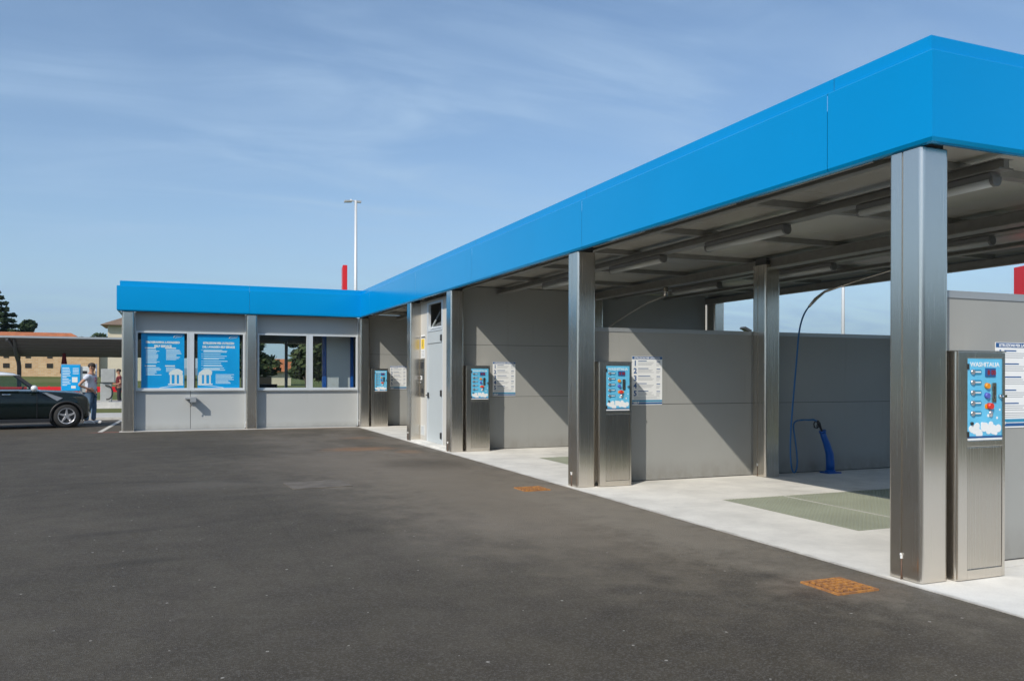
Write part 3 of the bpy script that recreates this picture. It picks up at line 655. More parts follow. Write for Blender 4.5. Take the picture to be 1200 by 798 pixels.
# ------------------------------------------------------------------ instruction signs on the walls
def make_sign():
    t = thing('instruction_sign', 'sign', 'sign', (0, 0, 0), 0, 'numbered instruction signs on the walls')
    x0, x1, z0, z1 = 1.02, 1.52, 1.085, 1.78; y = -.006
    box('sign_board', M['white'], t, x0, x1, y, -.001, z0, z1)
    box('header_band', M['print_blue'], t, x0+.002, x1-.002, y-.001, y, z1-.042, z1-.004)
    text('header_lettering', 'ISTRUZIONI PER LAVAGGIO', .034, M['white'], t, ((x0+x1)/2, y-.0013, z1-.036), align='CENTER', bold=.0008)
    box('footer_band', M['teal'], t, x0+.002, x1-.002, y-.001, y, z0+.045, z0+.072); box('footer_band', M['print_blue'], t, x0+.002, x1-.002, y-.001, y, z0+.012, z0+.038)
    text('footer_lettering', 'SELF', .05, M['white'], t, (x0+.02, y-.0015, z0+.016), bold=.001)
    for k in range(5):
        z = z1-.125-k*.107
        text('number', str(k+1), .105, M['print_blue'], t, (x0+.025, y-.001, z-.01), bold=.003)
        box('text_line', M['print_blue'], t, x0+.10, x0+.24+.03*(k % 3), y-.0008, y, z+.052, z+.062)
        for q in range(3): box('text_line', M['print_grey'], t, x0+.10, x1-.14-.02*((k+q) % 3), y-.0008, y, z+.034-.017*q, z+.039-.017*q)
        box('price_text', M['print_blue'], t, x1-.095, x1-.035, y-.0008, y, z+.045, z+.056)
        for q in range(3): box('price_text', M['print_grey'], t, x1-.10, x1-.03-.01*q, y-.0008, y, z+.024-.017*q, z+.029-.017*q)
    for q in range(3): box('text_line', M['print_grey'], t, x0+.03, x1-.04-.05*(q % 2), y-.0008, y, z0+.086+.016*q, z0+.091+.016*q)
    return t
S0 = make_sign(); S0.location = (.12, WY, 0); S0['label'] = 'instruction sign cut off by the right edge of the picture'
for dxx, y, lab in ((0, B1+WY, 'numbered instruction sign on the partition of the nearest bay'), (-.02, B2+WY, 'numbered instruction sign on the tall wall right of the service room'), (-.06, B4+WY, 'smallest instruction sign, on the wall beside the office wing')):
    dup(S0, (dxx, y, 0), label=lab)
S0.location = (.14, WY, 0)

# ------------------------------------------------------------------ lance, hose and booms
def bez(p0, p1, p2, p3, n=14):
    p0, p1, p2, p3 = map(Vector, (p0, p1, p2, p3)); return [p0*(1-t)**3+p1*3*t*(1-t)**2+p2*3*t*t*(1-t)+p3*t**3 for t in [i/n for i in range(n+1)]]
bm_ = thing('wash_boom', 'swivelling overhead hose boom of the nearest bay with hanging blue hose', 'hose boom', (3.45, 2.85, 3.1), 0, 'overhead hose booms')
def rel(b, ps): return [tuple(Vector(p)-Vector(b)) for p in ps]
base = (3.45, 2.85, 3.1)
MB().cyl((0, 0, 0), (0, 0, -.14), .05, .04, 14).build('pivot', M['steel_dark'], bm_)
tip = Vector((3.70, 5.22, 2.56)); 
arm = [Vector((3.45, 2.85, 2.98)), Vector((3.5, 3.5, 3.02)), Vector((3.57, 4.2, 2.97)), Vector((3.63, 4.7, 2.85)), Vector((3.68, 5.05, 2.68)), tip]
arm = [Vector((4.22, 3.52, 3.00)), Vector((4.22, 3.65, 3.02)), Vector((4.16, 4.2, 2.96)), Vector((4.10, 4.75, 2.87)), Vector((4.04, 5.28, 2.77)), Vector((3.90, 5.31, 2.66)), Vector((3.78, 5.32, 2.54))]
bm_.location = (4.22, 3.52, 3.1); base = (4.22, 3.52, 3.1); tip = arm[-1]
MB().tube(rel(base, arm), [.022, .019, .017, .016, .020, .026, .018], 8).build('boom_arm', M['steel_dark'], bm_)
hz_top = tip
hose = bez(tip, tip+Vector((-.09, .01, -.09)), (3.61, 5.33, 2.30), (3.60, 5.35, 2.0), 12)+bez((3.60, 5.35, 2.0), (3.56, 5.40, 1.1), (3.52, 5.45, .6), (3.56, 5.45, .22), 14)[1:]+bez((3.56, 5.45, .22), (3.58, 5.45, .0), (3.68, 5.46, .0), (3.69, 5.46, .22), 8)[1:]+bez((3.69, 5.46, .22), (3.69, 5.5, .7), (3.60, 5.55, .82), (3.84, 5.58, .83), 12)[1:]
MB().tube(rel(base, hose), .0125, 8).build('hose', M['hose'], bm_)
hp = Vector((4.36, 5.60, 0))
hd = thing('lance_holder', 'bent blue plastic lance holder standing on the bay floor against the partition', 'lance holder', tuple(hp))
path = [(.10, .0, .02), (.10, .0, .16), (.085, 0, .30), (.03, 0, .45), (-.03, 0, .57), (-.055, .0, .64)]
MB().tube(path, [.066, .064, .060, .052, .046, .044], 12).build('tube_body', M['holder'], hd)
MB().tube([(-.05, 0, .63), (-.062, 0, .66)], [.054, .054], 12).build('rim', M['holder'], hd)
m_ = MB(); m_.prism(rrect(-.03, .23, -.12, .11, .03, 3), .001, .018); m_.cyl((.10, 0, .018), (.10, 0, .045), .09, .07, 14); m_.build('foot_plate', M['holder'], hd, .0)
gn = thing('spray_gun', 'black spray gun with trigger guard resting in the blue holder', 'spray gun', tuple(hp))
m_ = MB(); m_.tube([(-.05, -.01, .60), (-.10, -.01, .70), (-.135, -.01, .77), (-.17, -.01, .81)], [.014, .017, .026, .022], 8); m_.build('gun_body', M['black'], gn)
m_ = MB(); m_.tube([(-.12, -.01, .75), (-.17, -.01, .70), (-.225, -.01, .715), (-.235, -.01, .77), (-.20, -.01, .815), (-.16, -.01, .80)], .011, 6); m_.tube([(-.15, -.01, .79), (-.175, -.01, .74), (-.17, -.01, .71)], .009, 6); m_.build('trigger_guard', M['black'], gn)
m_ = MB(); m_.tube([(-.19, -.01, .815), (-.25, -.01, .835), (-.33, -.01, .83), (-.42, -.01, .835), (-.515, -.02, .83)], [.016, .015, .013, .012, .0125], 8); m_.build('hose_coupling', M['hose'], gn)
b2 = thing('wash_boom', 'overhead hose boom seen above the partition in the second bay', 'hose boom', (3.2, 8.3, 3.1), 0, 'overhead hose booms')
MB().cyl((0, 0, 0), (0, 0, -.16), .045, .04, 12).build('pivot', M['steel_dark'], b2)
MB().tube(rel((3.2, 8.3, 3.1), [(3.2, 8.3, 2.95), (3.26, 9.0, 2.88), (3.34, 9.8, 2.74), (3.42, 10.6, 2.58), (3.42, 10.95, 2.46), (3.41, 11.05, 2.3)]), [.02, .02, .018, .017, .016, .014], 8).build('boom_arm', M['galv'], b2)
MB().tube(rel((3.2, 8.3, 3.1), [(3.41, 11.05, 2.3), (3.40, 11.12, 1.9), (3.38, 11.14, 1.2), (3.38, 11.14, .4)]), .0125, 8).build('hose', M['hose'], b2)

# ------------------------------------------------------------------ office wing
wg = thing('office_wing', 'low pale grey office wing with four large windows under the blue fascia', 'building')
WF = 19.685           # wall plane
def module(xa, xb, z0s=(.03, 1.09), wz=(1.13, 2.61), split=None):
    if xa < -4:
        box('lower_panel', M['wing_panel'], wg, xa+.03, split-.006, WF, WF+.06, z0s[0], z0s[1], .004); box('lower_panel', M['wing_panel'], wg, split+.006, xb-.03, WF, WF+.06, z0s[0], z0s[1], .004)
        box('panel_joint', M['joint'], wg, split-.008, split+.008, WF+.01, WF+.05, .03, 1.09)
    else: box('lower_panel', M['wing_panel'], wg, xa+.03, xb-.03, WF, WF+.06, z0s[0], z0s[1], .004)
    box('upper_panel', M['wing_panel'], wg, xa+.03, xb-.03, WF, WF+.06, 2.67, 3.17, .004)
    box('side_trim', M['alu'], wg, xa, xa+.028, WF-.01, WF+.06, .03, 3.16, .003); box('side_trim', M['alu'], wg, xb-.028, xb, WF-.01, WF+.06, .03, 3.16, .003)
    mid = split
    for (a, b_) in ((xa+.03, mid-.045), (mid+.045, xb-.03)):
        f = MB(); y0, y1 = WF-.035, WF+.045
        f.box(a, a+.045, y0, y1, 1.095, 2.665); f.box(b_-.045, b_, y0, y1, 1.095, 2.665); f.box(a+.046, b_-.046, y0, y1, 1.095, 1.14); f.box(a+.046, b_-.046, y0, y1, 2.62, 2.665)
        f = f.build('window', M['alu'], wg, .003)
        box('pane', M['glass'], f, a+.046, b_-.046, WF+.0, WF+.006, 1.141, 2.619)
    box('mullion', M['alu'], wg, mid-.044, mid+.044, WF-.03, WF+.06, 1.095, 2.665, .003)
    sl = MB(); sl.box(xa+.03, xb-.03, WF-.075, WF-.036, 1.065, 1.092); sl.build('sill', M['alu'], wg, .003)
    box('base_trim', M['cap'], wg, xa+.02, xb-.02, WF-.006, WF+.05, .004, .028)
module(-5.99, -3.165, split=-4.60); module(-2.88, -.01, split=-1.42)
# end wall, rear wall with glazing, floor, ceiling, room things
box('end_wall', M['wing_panel'], wg, -6.30, -6.22, 19.76, 23.2, .01, 3.17)
b = MB(); b.box(-6.2, 6.2, 22.9, 22.98, .01, 1.0); b.box(-6.2, 6.2, 22.9, 22.98, 2.55, 3.17)
for x in (-6.2, -4.5, -3.0, -1.72, -.35, 1.5, 3.2, 5.2): b.box(x, x+.09, 22.895, 22.985, 1.001, 2.549)
b.build('rear_wall', M['panel_blue'], wg)
b = MB(); b.box(-6.2, -.36, 22.93, 22.936, 1.0, 2.55); b.build('rear_pane', M['glass'], wg)
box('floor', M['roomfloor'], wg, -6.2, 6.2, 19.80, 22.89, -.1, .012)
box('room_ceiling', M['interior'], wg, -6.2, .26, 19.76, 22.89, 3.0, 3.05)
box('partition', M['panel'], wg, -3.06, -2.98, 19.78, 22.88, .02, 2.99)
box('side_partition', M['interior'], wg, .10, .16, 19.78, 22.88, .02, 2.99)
box('plinth', M['concrete2'], wg, -6.34, -.1, 19.34, 19.675, -.1, .006)
MB().box(-6.31, -6.17, 19.755, 19.76, 0.01, 0.02).build('corner_cap', M['cap'], wg)
# grey board with blue edges inside the right window, lamps
bd = thing('display_panel', 'tall grey display board with blue edges behind the rightmost office window', 'display board', (-.42, 20.6, 0), R(0))
box('board', M['alu'], bd, -.36, .34, -.02, .02, .03, 2.85); box('blue_post', M['holder'], bd, -.49, -.37, -.05, .05, .01, 2.9, .01); box('blue_post', M['holder'], bd, .35, .44, -.05, .05, .01, 2.9, .01)
il = thing('office_lamp', 'long white tube lamp hanging inside the office', 'ceiling light', (-1.8, 22.0, 2.5)); box('tube_housing', M['diffuser'], il, -1.0, -.05, -.06, .06, -.03, .04, .01); box('tube_housing', M['diffuser'], il, .05, 1.0, -.06, .06, -.03, .04, .01)
for x in (-.9, .9): MB().cyl((x, 0, .04), (x, 0, .50), .006, n=6).build('suspension_rod', M['black'], il)
dk = thing('desk', 'dark office desk standing behind the third window', 'desk', (-2.1, 21.7, 0))
box('desk_top', M['interior'], dk, -.7, .6, -.35, .35, .72, .76, .005)
for x in (-.66, .56):
    for y in (-.31, .31): box('leg', M['black'], dk, x-.02, x+.02, y-.02, y+.02, .012, .72)
mo = thing('monitor', 'black computer monitor on the office desk', 'monitor', (-2.35, 21.7, .76)); box('screen', M['black'], mo, -.26, .26, -.02, .02, .12, .46, .006); box('stand', M['black'], mo, -.03, .03, -.01, .03, .005, .13); box('foot', M['black'], mo, -.12, .12, -.08, .08, .001, .012)
# posters
def poster(x0, x1, title, cols2, label, flip):
    y = WF+.035; z0, z1 = 1.14, 2.615
    t = thing('poster', label, 'poster', (x0, y, 0), 0, 'blue posters behind the office windows')
    W_ = x1-x0; box('sheet', M['poster'], t, 0, W_, 0, .006, z0, z1)
    for i, s in enumerate(title): text('title_lettering', s, .080, M['white'], t, (W_/2, -.001, z1-.27-.105*i), align='CENTER', bold=.0055, xs=.80 if len(s) > 20 else .92)
    rr = random.Random(len(title[0]))
    # swoosh mark in the top corner
    m_ = MB(); m_.tube(bez((W_*.74, -.003, z1-.12), (W_*.78, -.003, z1-.02), (W_*.86, -.003, z1-.08), (W_*.95, -.003, z1-.04), 8), [.004, .012, .014, .012, .014, .012, .012, .008, .004], 4); m_.tube(bez((W_*.78, -.003, z1-.13), (W_*.84, -.003, z1-.06), (W_*.9, -.003, z1-.14), (W_*.96, -.003, z1-.05), 6), .005, 4); m_.build('logo', M['white'], t)
    def block(xa, xb, ztop, n, head, dz=.032):
        if head: box('text_line', M['white'], t, xa-.01, xa+(xb-xa)*.62, -.001, 0, ztop, ztop+.034)
        for k in range(n):
            z = ztop-.042-dz*k; box('text_line', M['poster_text'], t, xa+.015, xa+(xb-xa)*(.55+.42*rr.random()), -.001, 0, z, z+.017)
    if cols2:
        block(.10, .52, 2.20, 12, True); block(.60, 1.02, 2.20, 9, True); block(.10, .52, 1.72, 7, True); block(.60, .98, 1.72, 4, True)
    else:
        z = 2.17
        for n in (3, 1, 1, 2, 1, 1, 2, 3):
            box('text_line', M['white'], t, .10, .125, -.001, 0, z, z+.018)
            for k in range(n): box('text_line', M['poster_text'], t, .15, .15+.65*(.6+.38*rr.random()), -.001, 0, z-.026*k, z-.026*k+.018)
            z -= .026*n+.03
        block(.45, 1.0, 1.54, 8, False, .034)
    # white emblem: small arched wash-bay pavilion on a curved ground line
    cx_ = W_*.80 if not flip else W_*.18; sg = 1 if not flip else -1
    e = MB(); y0, y1 = -.0015, 0
    e.prism([(cx_-.15, 1.42), (cx_+.15, 1.42), (cx_+.16, 1.49), (cx_+.08, 1.53), (cx_-.06, 1.52), (cx_-.15, 1.46)], y0, y1, 'Y')
    for dx_, w_ in ((-.11*sg, .02), (0, .025), (.12*sg, .045)): e.box(cx_+dx_-w_, cx_+dx_+w_, y0, y1, 1.25, 1.418)
    e.box(cx_-.17, cx_+.17, y0, y1, 1.225, 1.249)
    e.v = [(cx_+(x_-cx_)*1.12, y_, 1.225+(z_-1.225)*1.4) for x_, y_, z_ in e.v]
    xa = 0.42*W_ if not flip else .02; xb = W_-.02 if not flip else .62*W_
    pts = []
    for k in range(9):
        u = k/8; x = xa+(xb-xa)*u; z = (1.15+.075*math.sin(u*math.pi/2)) if not flip else (1.15+.075*math.cos(u*math.pi/2)); pts.append((x, z))
    e.prism(pts+[(x, z-.014) for x, z in pts[::-1]], y0, y1, 'Y')
    e.build('emblem', M['white'], t)
poster(-5.83, -4.76, ['PROGRAMMA LAVAGGIO', 'SELF SERVICE'], True, 'bright blue poster with four text blocks behind the leftmost office window', False)
poster(-4.42, -3.33, ["ISTRUZIONI PER L'UTILIZZO", 'DEL LAVAGGIO SELF SERVICE'], False, 'bright blue poster with a bullet list behind the second office window', True)
# tap
tp = thing('water_tap', 'small grey tap bracket on the joint below the poster windows', 'water tap', (-4.58, WF, 0))
m_ = MB(); m_.box(-.16, .12, -.16, -.0, .84, .885); m_.box(-.03, .12, -.30, -.06, .76, .90); m_.build('bracket', M['cap'], tp, .006)
m_ = MB(); m_.tube([(.0, -.22, .78), (.0, -.24, .72), (.0, -.22, .64)], .012, 8); m_.build('spout', M['steel_dark'], tp)

# ------------------------------------------------------------------ drain covers in the asphalt
def make_drain(label, loc, rz=0):
    t = thing('drain_cover', label, 'drain cover', loc, rz, 'rusty drain covers along the apron')
    s_ = .185; b = MB()
    b.box(-s_, s_, -s_, -s_+.022, -.03, .008); b.box(-s_, s_, s_-.022, s_, -.03, .008); b.box(-s_, -s_+.022, -s_+.0225, s_-.0225, -.03, .008); b.box(s_-.022, s_, -s_+.0225, s_-.0225, -.03, .008)
    b.build('frame', M['rust'], t)
    box('gap', M['joint'], t, -s_+.023, s_-.023, -s_+.023, s_-.023, -.02, -.001)
    b = MB(); b.box(-s_+.036, s_-.036, -s_+.036, s_-.036, -.001, .001)
    b.build('base_plate', M['rustdark'], t); b = MB()
    for i in range(5):
        for j in range(5): x = -.118+.059*i; y = -.118+.059*j; b.box(x-.019, x+.019, y-.019, y+.019, .0012, .014)
    b.build('raised_pattern', M['rust'], t)['kind'] = 'stuff'
    return t
D0 = make_drain('square rusty orange drain cover in the asphalt near the closest column', (-.58, .19, .001))
dup(D0, (-.60, 5.62, .001), label='rusty drain cover in the asphalt in front of the second column')
MH = thing('manhole_cover', 'pale rectangular concrete cover set in the middle of the asphalt', 'manhole cover', (-3.17, 7.1, 0), R(4))
MB().prism(rrect(-.40, .40, -.36, .36, .02, 2), -.05, .0035).build('lid', mat('dusty_concrete_lid', (.125, .108, .088), .85, noise=(5, .3)), MH)

# ------------------------------------------------------------------ parking marking
def strip(p, q, w_, z, m, nm):
    p, q = Vector(p), Vector(q); d = (q-p).normalized(); nn = Vector((-d.y, d.x))*w_/2
    return MB().add([(*(p-nn), z), (*(q-nn), z), (*(q+nn), z), (*(p+nn), z)], [(0, 1, 2, 3)]).build(nm, m)
strip((-6.80, 19.5), (-6.62, 25.8), .12, .001, M['line'], 'parking_line')['kind'] = 'structure'

# ------------------------------------------------------------------ trees
def leaf_crown(centres, n, size, seed, conifer=False):
    rr = random.Random(seed); b = MB(); vs = []; fs = []
    for (c, r, w_) in centres:
        for k in range(int(n*w_)):
            while True:
                p = Vector((rr.uniform(-1, 1), rr.uniform(-1, 1), rr.uniform(-1, 1)))
                if p.length < 1 and p.length > .35*rr.random(): break
            p = Vector((p.x*r[0], p.y*r[1], p.z*r[2]))+Vector(c)
            a = Vector((rr.gauss(0, 1), rr.gauss(0, 1), rr.gauss(0, 1)*.6)).normalized()*size*rr.uniform(.5, 1.2); q = a.orthogonal().normalized()*size*rr.uniform(.3, .7)
            i = len(vs); vs += [p-a-q*.4, p-a*.2+q, p+a, p+a*.1-q]; fs.append((i, i+1, i+2, i+3))
    return b.add(vs, fs)
def tree(name, label, cat, x, y, z, h, r, m, seed, conifer=False, group='trees around the car wash', leaves=2600, size=.4):
    rr = random.Random(seed); t = thing(name, label, cat, (x, y, z), 0, group)
    b = MB(); b.tube([(0, 0, -.3), (.05*h*rr.uniform(-.4, .4), 0, h*.35), (0, .02*h, h*.85)], [h*.028, h*.02, h*.006], 8); b.build('trunk', M['bark'], t)
    cen = []; lb = MB()
    if conifer:
        k = 15
        for i in range(k):
            f = i/(k-1); zz = h*(.12+.84*f); rad = r*(1-f)**.85+.2; q0 = rr.uniform(0, 6.28)
            for q in range(7 if f < .8 else 3):
                a = q0+q*6.28/7+rr.uniform(-.3, .3); ln = rad*rr.uniform(.7, 1.05)
                for sgm in (.4, .75, 1.0):
                    c = (ln*sgm*math.cos(a), ln*sgm*math.sin(a), zz-.10*ln*sgm+rr.uniform(-.1, .1)); cen.append((c, (rad*.20, rad*.20, h*.016+.05), .09*(1.2-f)))
                lb.tube([(0, 0, zz), c], [h*.006, .02], 5)
    else:
        for i in range(11):
            a = rr.uniform(0, 6.28); f = rr.uniform(0, 1); rd = r*.75*math.sqrt(rr.random())*(1-.45*f); c = (rd*math.cos(a), rd*math.sin(a), h*(.34+.54*f)); s_ = r*rr.uniform(.3, .5)
            cen.append((c, (s_, s_, s_*.75), .2)); lb.tube([(0, 0, h*(.15+.25*f)), (c[0]*.5, c[1]*.5, c[2]*.75), c], [h*.014, h*.008, h*.003], 5)
    lb.build('limbs', M['bark'], t)
    leaf_crown(cen, leaves, size, seed).build('crown', m, t)
    return t
tree('conifer_tree', 'tall dark conifer rising behind the carport at the left edge', 'tree', -30.2, 142, 1.0, 13.6, 5.4, M['leaf_dark'], 3, True, leaves=900, size=.34)
tree('conifer_tree', 'shorter dark rounded tree right of the tall conifer at the left', 'tree', -26.0, 141, 1.0, 9.2, 2.6, M['leaf_dark'], 8, False, leaves=3000, size=.38)
tree('bush_tree', 'small green tree right of the brick farmhouse roof', 'tree', -18.6, 140, .8, 7.6, 2.2, M['leaf'], 12, leaves=1400, size=.28)
tree('bush_tree', 'low dusty tree beside the beige house', 'tree', -15.6, 142, .8, 7.4, 2.9, M['leaf_dark'], 14, leaves=1400, size=.3)
for i, (x, y, h) in enumerate(((-34.5, 139, 11.5), (-38.5, 143, 12.6), (-42.5, 138, 10.8), (-46, 141, 12.2), (-50, 139, 11.2))):
    tree('leafy_tree', 'dark tree in the clump left of the picture beside the tall conifer', 'tree', x, y, 1.0, h, 3.2, M['leaf_dark'], 140+i, leaves=900, size=.5, group='tree clump left of the conifer')
# trees seen through the office windows
for i, (x, y, h, lab) in enumerate(((5.2, 66, 5.2, 'round green tree seen through the third office window'), (8.5, 76, 6.5, 'green tree seen through the office glass further right'), (.9, 70, 5.4, 'green tree seen through the left part of the third office window'))):
    tree('leafy_tree', lab, 'tree', x, y, 0, h, 2.6, M['leaf'], 30+i, leaves=1300, size=.35)
# row of trees west of the lot, mirrored in the blue fascia
for i in range(11):
    tree('leafy_tree', 'leafy tree in the row far left of the lot, outside the picture', 'tree', -46+rnd.uniform(-3, 3), 14+9*i+rnd.uniform(-3, 3), 0, rnd.uniform(7, 11), 4.2, M['leaf'], 50+i, leaves=700, size=.6, group='tree row west of the lot')
for i in range(16):
    tree('leafy_tree', 'leafy tree in the row behind the camera, outside the picture', 'tree', -44+8*i+rnd.uniform(-3, 3), -52+rnd.uniform(-5, 5), 0, rnd.uniform(6, 9), 4.5, M['leaf'], 80+i, leaves=500, size=.7, group='tree row south of the lot')

# ------------------------------------------------------------------ far buildings
wh = thing('backdrop', 'long brown warehouse added behind the camera, unseen, to darken the column reflections', 'backdrop', (10, -66, 0))  # unseen building added so the steel columns reflect a dark band
box('wall', mat('brown_backdrop_cladding', (.20, .17, .14), .8, noise=(.4, .15)), wh, -75, 75, -18, 0, -.1, 8.2); box('roof', M['rooftile2'], wh, -75.6, 75.6, -18.5, .6, 8.21, 8.6)
for i in range(10): box('door', M['postdark'], wh, -66+14*i, -61+14*i, 0, .06, 0, 4.2)
fh = thing('farmhouse', 'long low ochre brick farmhouse with orange tiled roof behind the carport', 'farmhouse', (-40, 120, .9))
box('wall', M['brick'], fh, -30, 25.4, 0, 9, -.5, 4.6)
MB().add([(-31, -.8, 4.55), (24.6, -.8, 4.55), (24.6, 9.8, 4.55), (-31, 9.8, 4.55), (-31, 4.5, 6.35), (21.6, 4.5, 6.35)], [(0, 1, 5, 4), (2, 3, 4, 5), (1, 2, 5), (3, 0, 4), (0, 3, 2, 1)]).build('roof', M['rooftile'], fh)
for i in range(11):
    x = -5.8+2.5*i
    box('window', M['winhole'], fh, x, x+.72, -.05, .05, 1.45, 2.05); box('window', M['winhole'], fh, x+.05, x+.65, -.05, .05, 2.75, 3.05)
box('wall_annex', M['plaster'], fh, 25.41, 34, 1.5, 8, -.5, 3.9)
box('lamp_bracket', M['machine'], fh, 28.2, 29.2, 1.0, 1.5, 2.6, 3.6)
hs = thing('beige_house', 'tall beige house with hipped brown tile roof left of the blue fascia', 'house', (-9.2, 100, .7))
box('wall', M['plaster'], hs, -2.95, 3.6, 0, 7, -.5, 6.5)
MB().add([(-3.7, -.8, 6.45), (4.4, -.8, 6.45), (4.4, 7.8, 6.45), (-3.7, 7.8, 6.45), (-.2, 3.5, 8.1), (1.2, 3.5, 8.1)], [(0, 1, 5, 4), (1, 2, 5), (2, 3, 4, 5), (3, 0, 4), (0, 3, 2, 1)]).build('roof', M['rooftile2'], hs)
box('window', M['winhole'], hs, -.9, .0, -.06, .05, 3.9, 5.2); box('window', M['winhole'], hs, 1.6, 2.5, -.06, .05, 3.9, 5.2); box('window', M['winhole'], hs, 1.6, 2.5, -.06, .05, 1.0, 2.4)
sh = thing('small_house', 'small house with orange roof seen through the third office window', 'house', (4.0, 84, .2))
box('wall', M['plaster'], sh, -2.2, 2.2, 0, 4, -.3, 1.7); MB().add([(-2.6, -.5, 1.65), (2.6, -.5, 1.65), (2.6, 4.5, 1.65), (-2.6, 4.5, 1.65), (-2.6, 2, 3.0), (2.6, 2, 3.0)], [(0, 1, 5, 4), (2, 3, 4, 5), (1, 2, 5), (3, 0, 4), (0, 3, 2, 1)]).build('roof', M['rooftile'], sh)
box('door', M['winhole'], sh, -1.3, .2, -.05, .03, 0, 1.2)
tb = thing('beige_tower', 'pale beige building edge seen under the canopy beyond the tall wall', 'building', (57.5, 80.9, 0))
box('wall', M['plaster2'], tb, -.75, .55, 0, 3, 0, 11.5); box('cornice', M['plaster'], tb, -.85, .65, -.1, 3.1, 11.5, 11.8); box('window', M['winhole'], tb, -.3, .2, -.03, .02, 3, 4.2)

# ------------------------------------------------------------------ poles and pylons
def lamp_post(label, x, y, h, arm_, r=.10):
    t = thing('lamp_post', label, 'lamp post', (x, y, 0), 0, 'tall lamp posts')
    MB().tube([(0, 0, 0), (0, 0, h*.5), (0, 0, h)], [r, r*.85, r*.6], 10).build('pole', M['steelpole'], t)
    m_ = MB(); m_.tube([(0, 0, h-.1), (arm_*.5, 0, h+.02)], .03, 6); m_.build('arm', M['steelpole'], t)
    m_ = MB(); s_ = 1 if arm_ > 0 else -1; m_.prism([(arm_*.35, h-.02), (arm_, h-.06), (arm_*1.02, h-.16), (arm_*.35, h-.12)] if s_ > 0 else [(arm_*.35, h-.12), (arm_*1.02, h-.16), (arm_, h-.06), (arm_*.35, h-.02)], -.14, .14, 'Y'); m_.build('lamp_head', M['machine'], t, .01)
    m_ = MB(); m_.box(-s_*.05, -s_*.28, -.08, .08, h-.12, h-.02); m_.build('bracket', M['machine'], t)
    return t
lamp_post('tall white lamp post rising above the canopy corner', -4.98+.2026*45, -4.367+.9976*45, 1.5+.2125*45, -.62, .115)
lamp_post('white lamp post seen under the canopy beyond the nearest bay', -4.98+.7515*42, -4.367+.7729*42, 10.5, .6, .10)
fl = thing('flood_light', 'small flood light on a pole seen just above the partition wall', 'flood light', (-4.98+.642*46, -4.367+.8177*46, 0))
MB().tube([(.15, 0, 0), (.15, 0, 4.0)], .05, 8).build('pole', M['steelpole'], fl); m_ = MB(); m_.prism([(-.30, 4.16), (.18, 3.96), (.28, 4.06), (-.18, 4.26)], -.2, .2, 'Y'); m_.build('lamp_head', M['postdark'], fl)
py = thing('red_pylon', 'slim red pylon rising behind the office wing left of the lamp post', 'pylon', (-4.98+.1894*32, -4.367+32, 0), R(-8))
box('mast', M['red'], py, -.085, .085, -.5, .5, .2, 1.5+.1365*32/1.0-.16, .01); box('base', M['kerbm'], py, -.3, .3, -.7, .7, 0, .2, .02)
p2 = thing('red_pylon', 'red pylon at the right edge beyond the partition wall', 'pylon', (-4.98+.9455*24+.52, -4.367+.6935*24, 0), R(-22))
box('mast', M['red'], p2, -.23, .6, -.3, .3, .2, 4.75, .02); box('base', M['kerbm'], p2, -.5, .8, -.5, .5, 0, .2, .02)

# ------------------------------------------------------------------ carport
cpt = thing('carport', 'long dark carport roof on a slim post at the left', 'carport', (0, 40, 0))
XA, XB = -40, -2.5
nseg = 7
for k in range(nseg):
    a = k/nseg; b_ = (k+1)/nseg
    f = lambda s: (s*4.2, 3.22-.82*s-.10*math.sin(s*math.pi))
    (y0, z0), (y1, z1) = f(a), f(b_)
    MB().add([(XA, y0, z0), (XB, y0, z0), (XB, y1-.02, z1+.012), (XA, y1-.02, z1+.012), (XA, y0, z0+.05), (XB, y0, z0+.05), (XB, y1-.02, z1+.062), (XA, y1-.02, z1+.062)], [(0, 1, 2, 3), (4, 7, 6, 5), (0, 4, 5, 1), (1, 5, 6, 2), (2, 6, 7, 3), (3, 7, 4, 0)]).build('roof_sheet', M['carportmetal'], cpt)
box('gutter', M['cap'], cpt, XA, XB, -.09, -.01, 3.21, 3.30)
for x in (-31, -21.6, -12.35, -3.2):
    m_ = MB(); m_.tube([(x, 3.9, 0), (x, 3.9, 1.9), (x, 3.5, 2.4)], .10, 8); m_.tube([(x, 3.5, 2.2), (x+.1, 2.2, 2.55), (x+.3, .6, 3.0), (x+.35, .1, 3.2)], [.09, .09, .07, .04], 8); m_.build('post', M['postdark'], cpt)
    MB().tube([(x+.1, -.05, 3.15), (x+.15, 2.0, 2.66), (x, 4.0, 2.35)], .06, 6).build('rib', M['postdark'], cpt)

# ------------------------------------------------------------------ vacuum station
isl = thing('kerb_island', 'white rounded concrete island under the vacuum machines', 'kerb island', (-9.6, 38.3, 0))
MB().prism(rrect(-4.6, 3.4, -1.6, 1.6, 1.3, 8), -.05, .26).build('kerb_block', M['kerbm'], isl, .02)
vb = thing('information_board', 'bright blue information board beside the vacuum machines', 'sign board', (-9.30, 37.0, .0))
box('panel', M['poster'], vb, -.37, .37, -.03, .03, .78, 1.93, .01); box('frame', M['cap'], vb, -.39, .39, .031, .06, .75, 1.96)
rr = random.Random(5)
for k in range(12): box('text_line', M['poster_text'], vb, -.33, -.33+.34*rr.uniform(.5, 1), -.034, -.030, 1.78-.07*k, 1.81-.07*k)
box('picture', M['white'], vb, .05, .27, -.034, -.030, 1.15, 1.38)
for k in range(5): box('text_line', M['poster_text'], vb, .08, .32, -.034, -.030, 1.52+.06*k, 1.545+.06*k)
box('emblem', M['white'], vb, .02, .2, -.034, -.03, .88, 1.0)
for x in (-.3, .3): MB().cyl((x, .08, .26), (x, .08, 1.9), .03, n=8).build('post', M['cap'], vb)
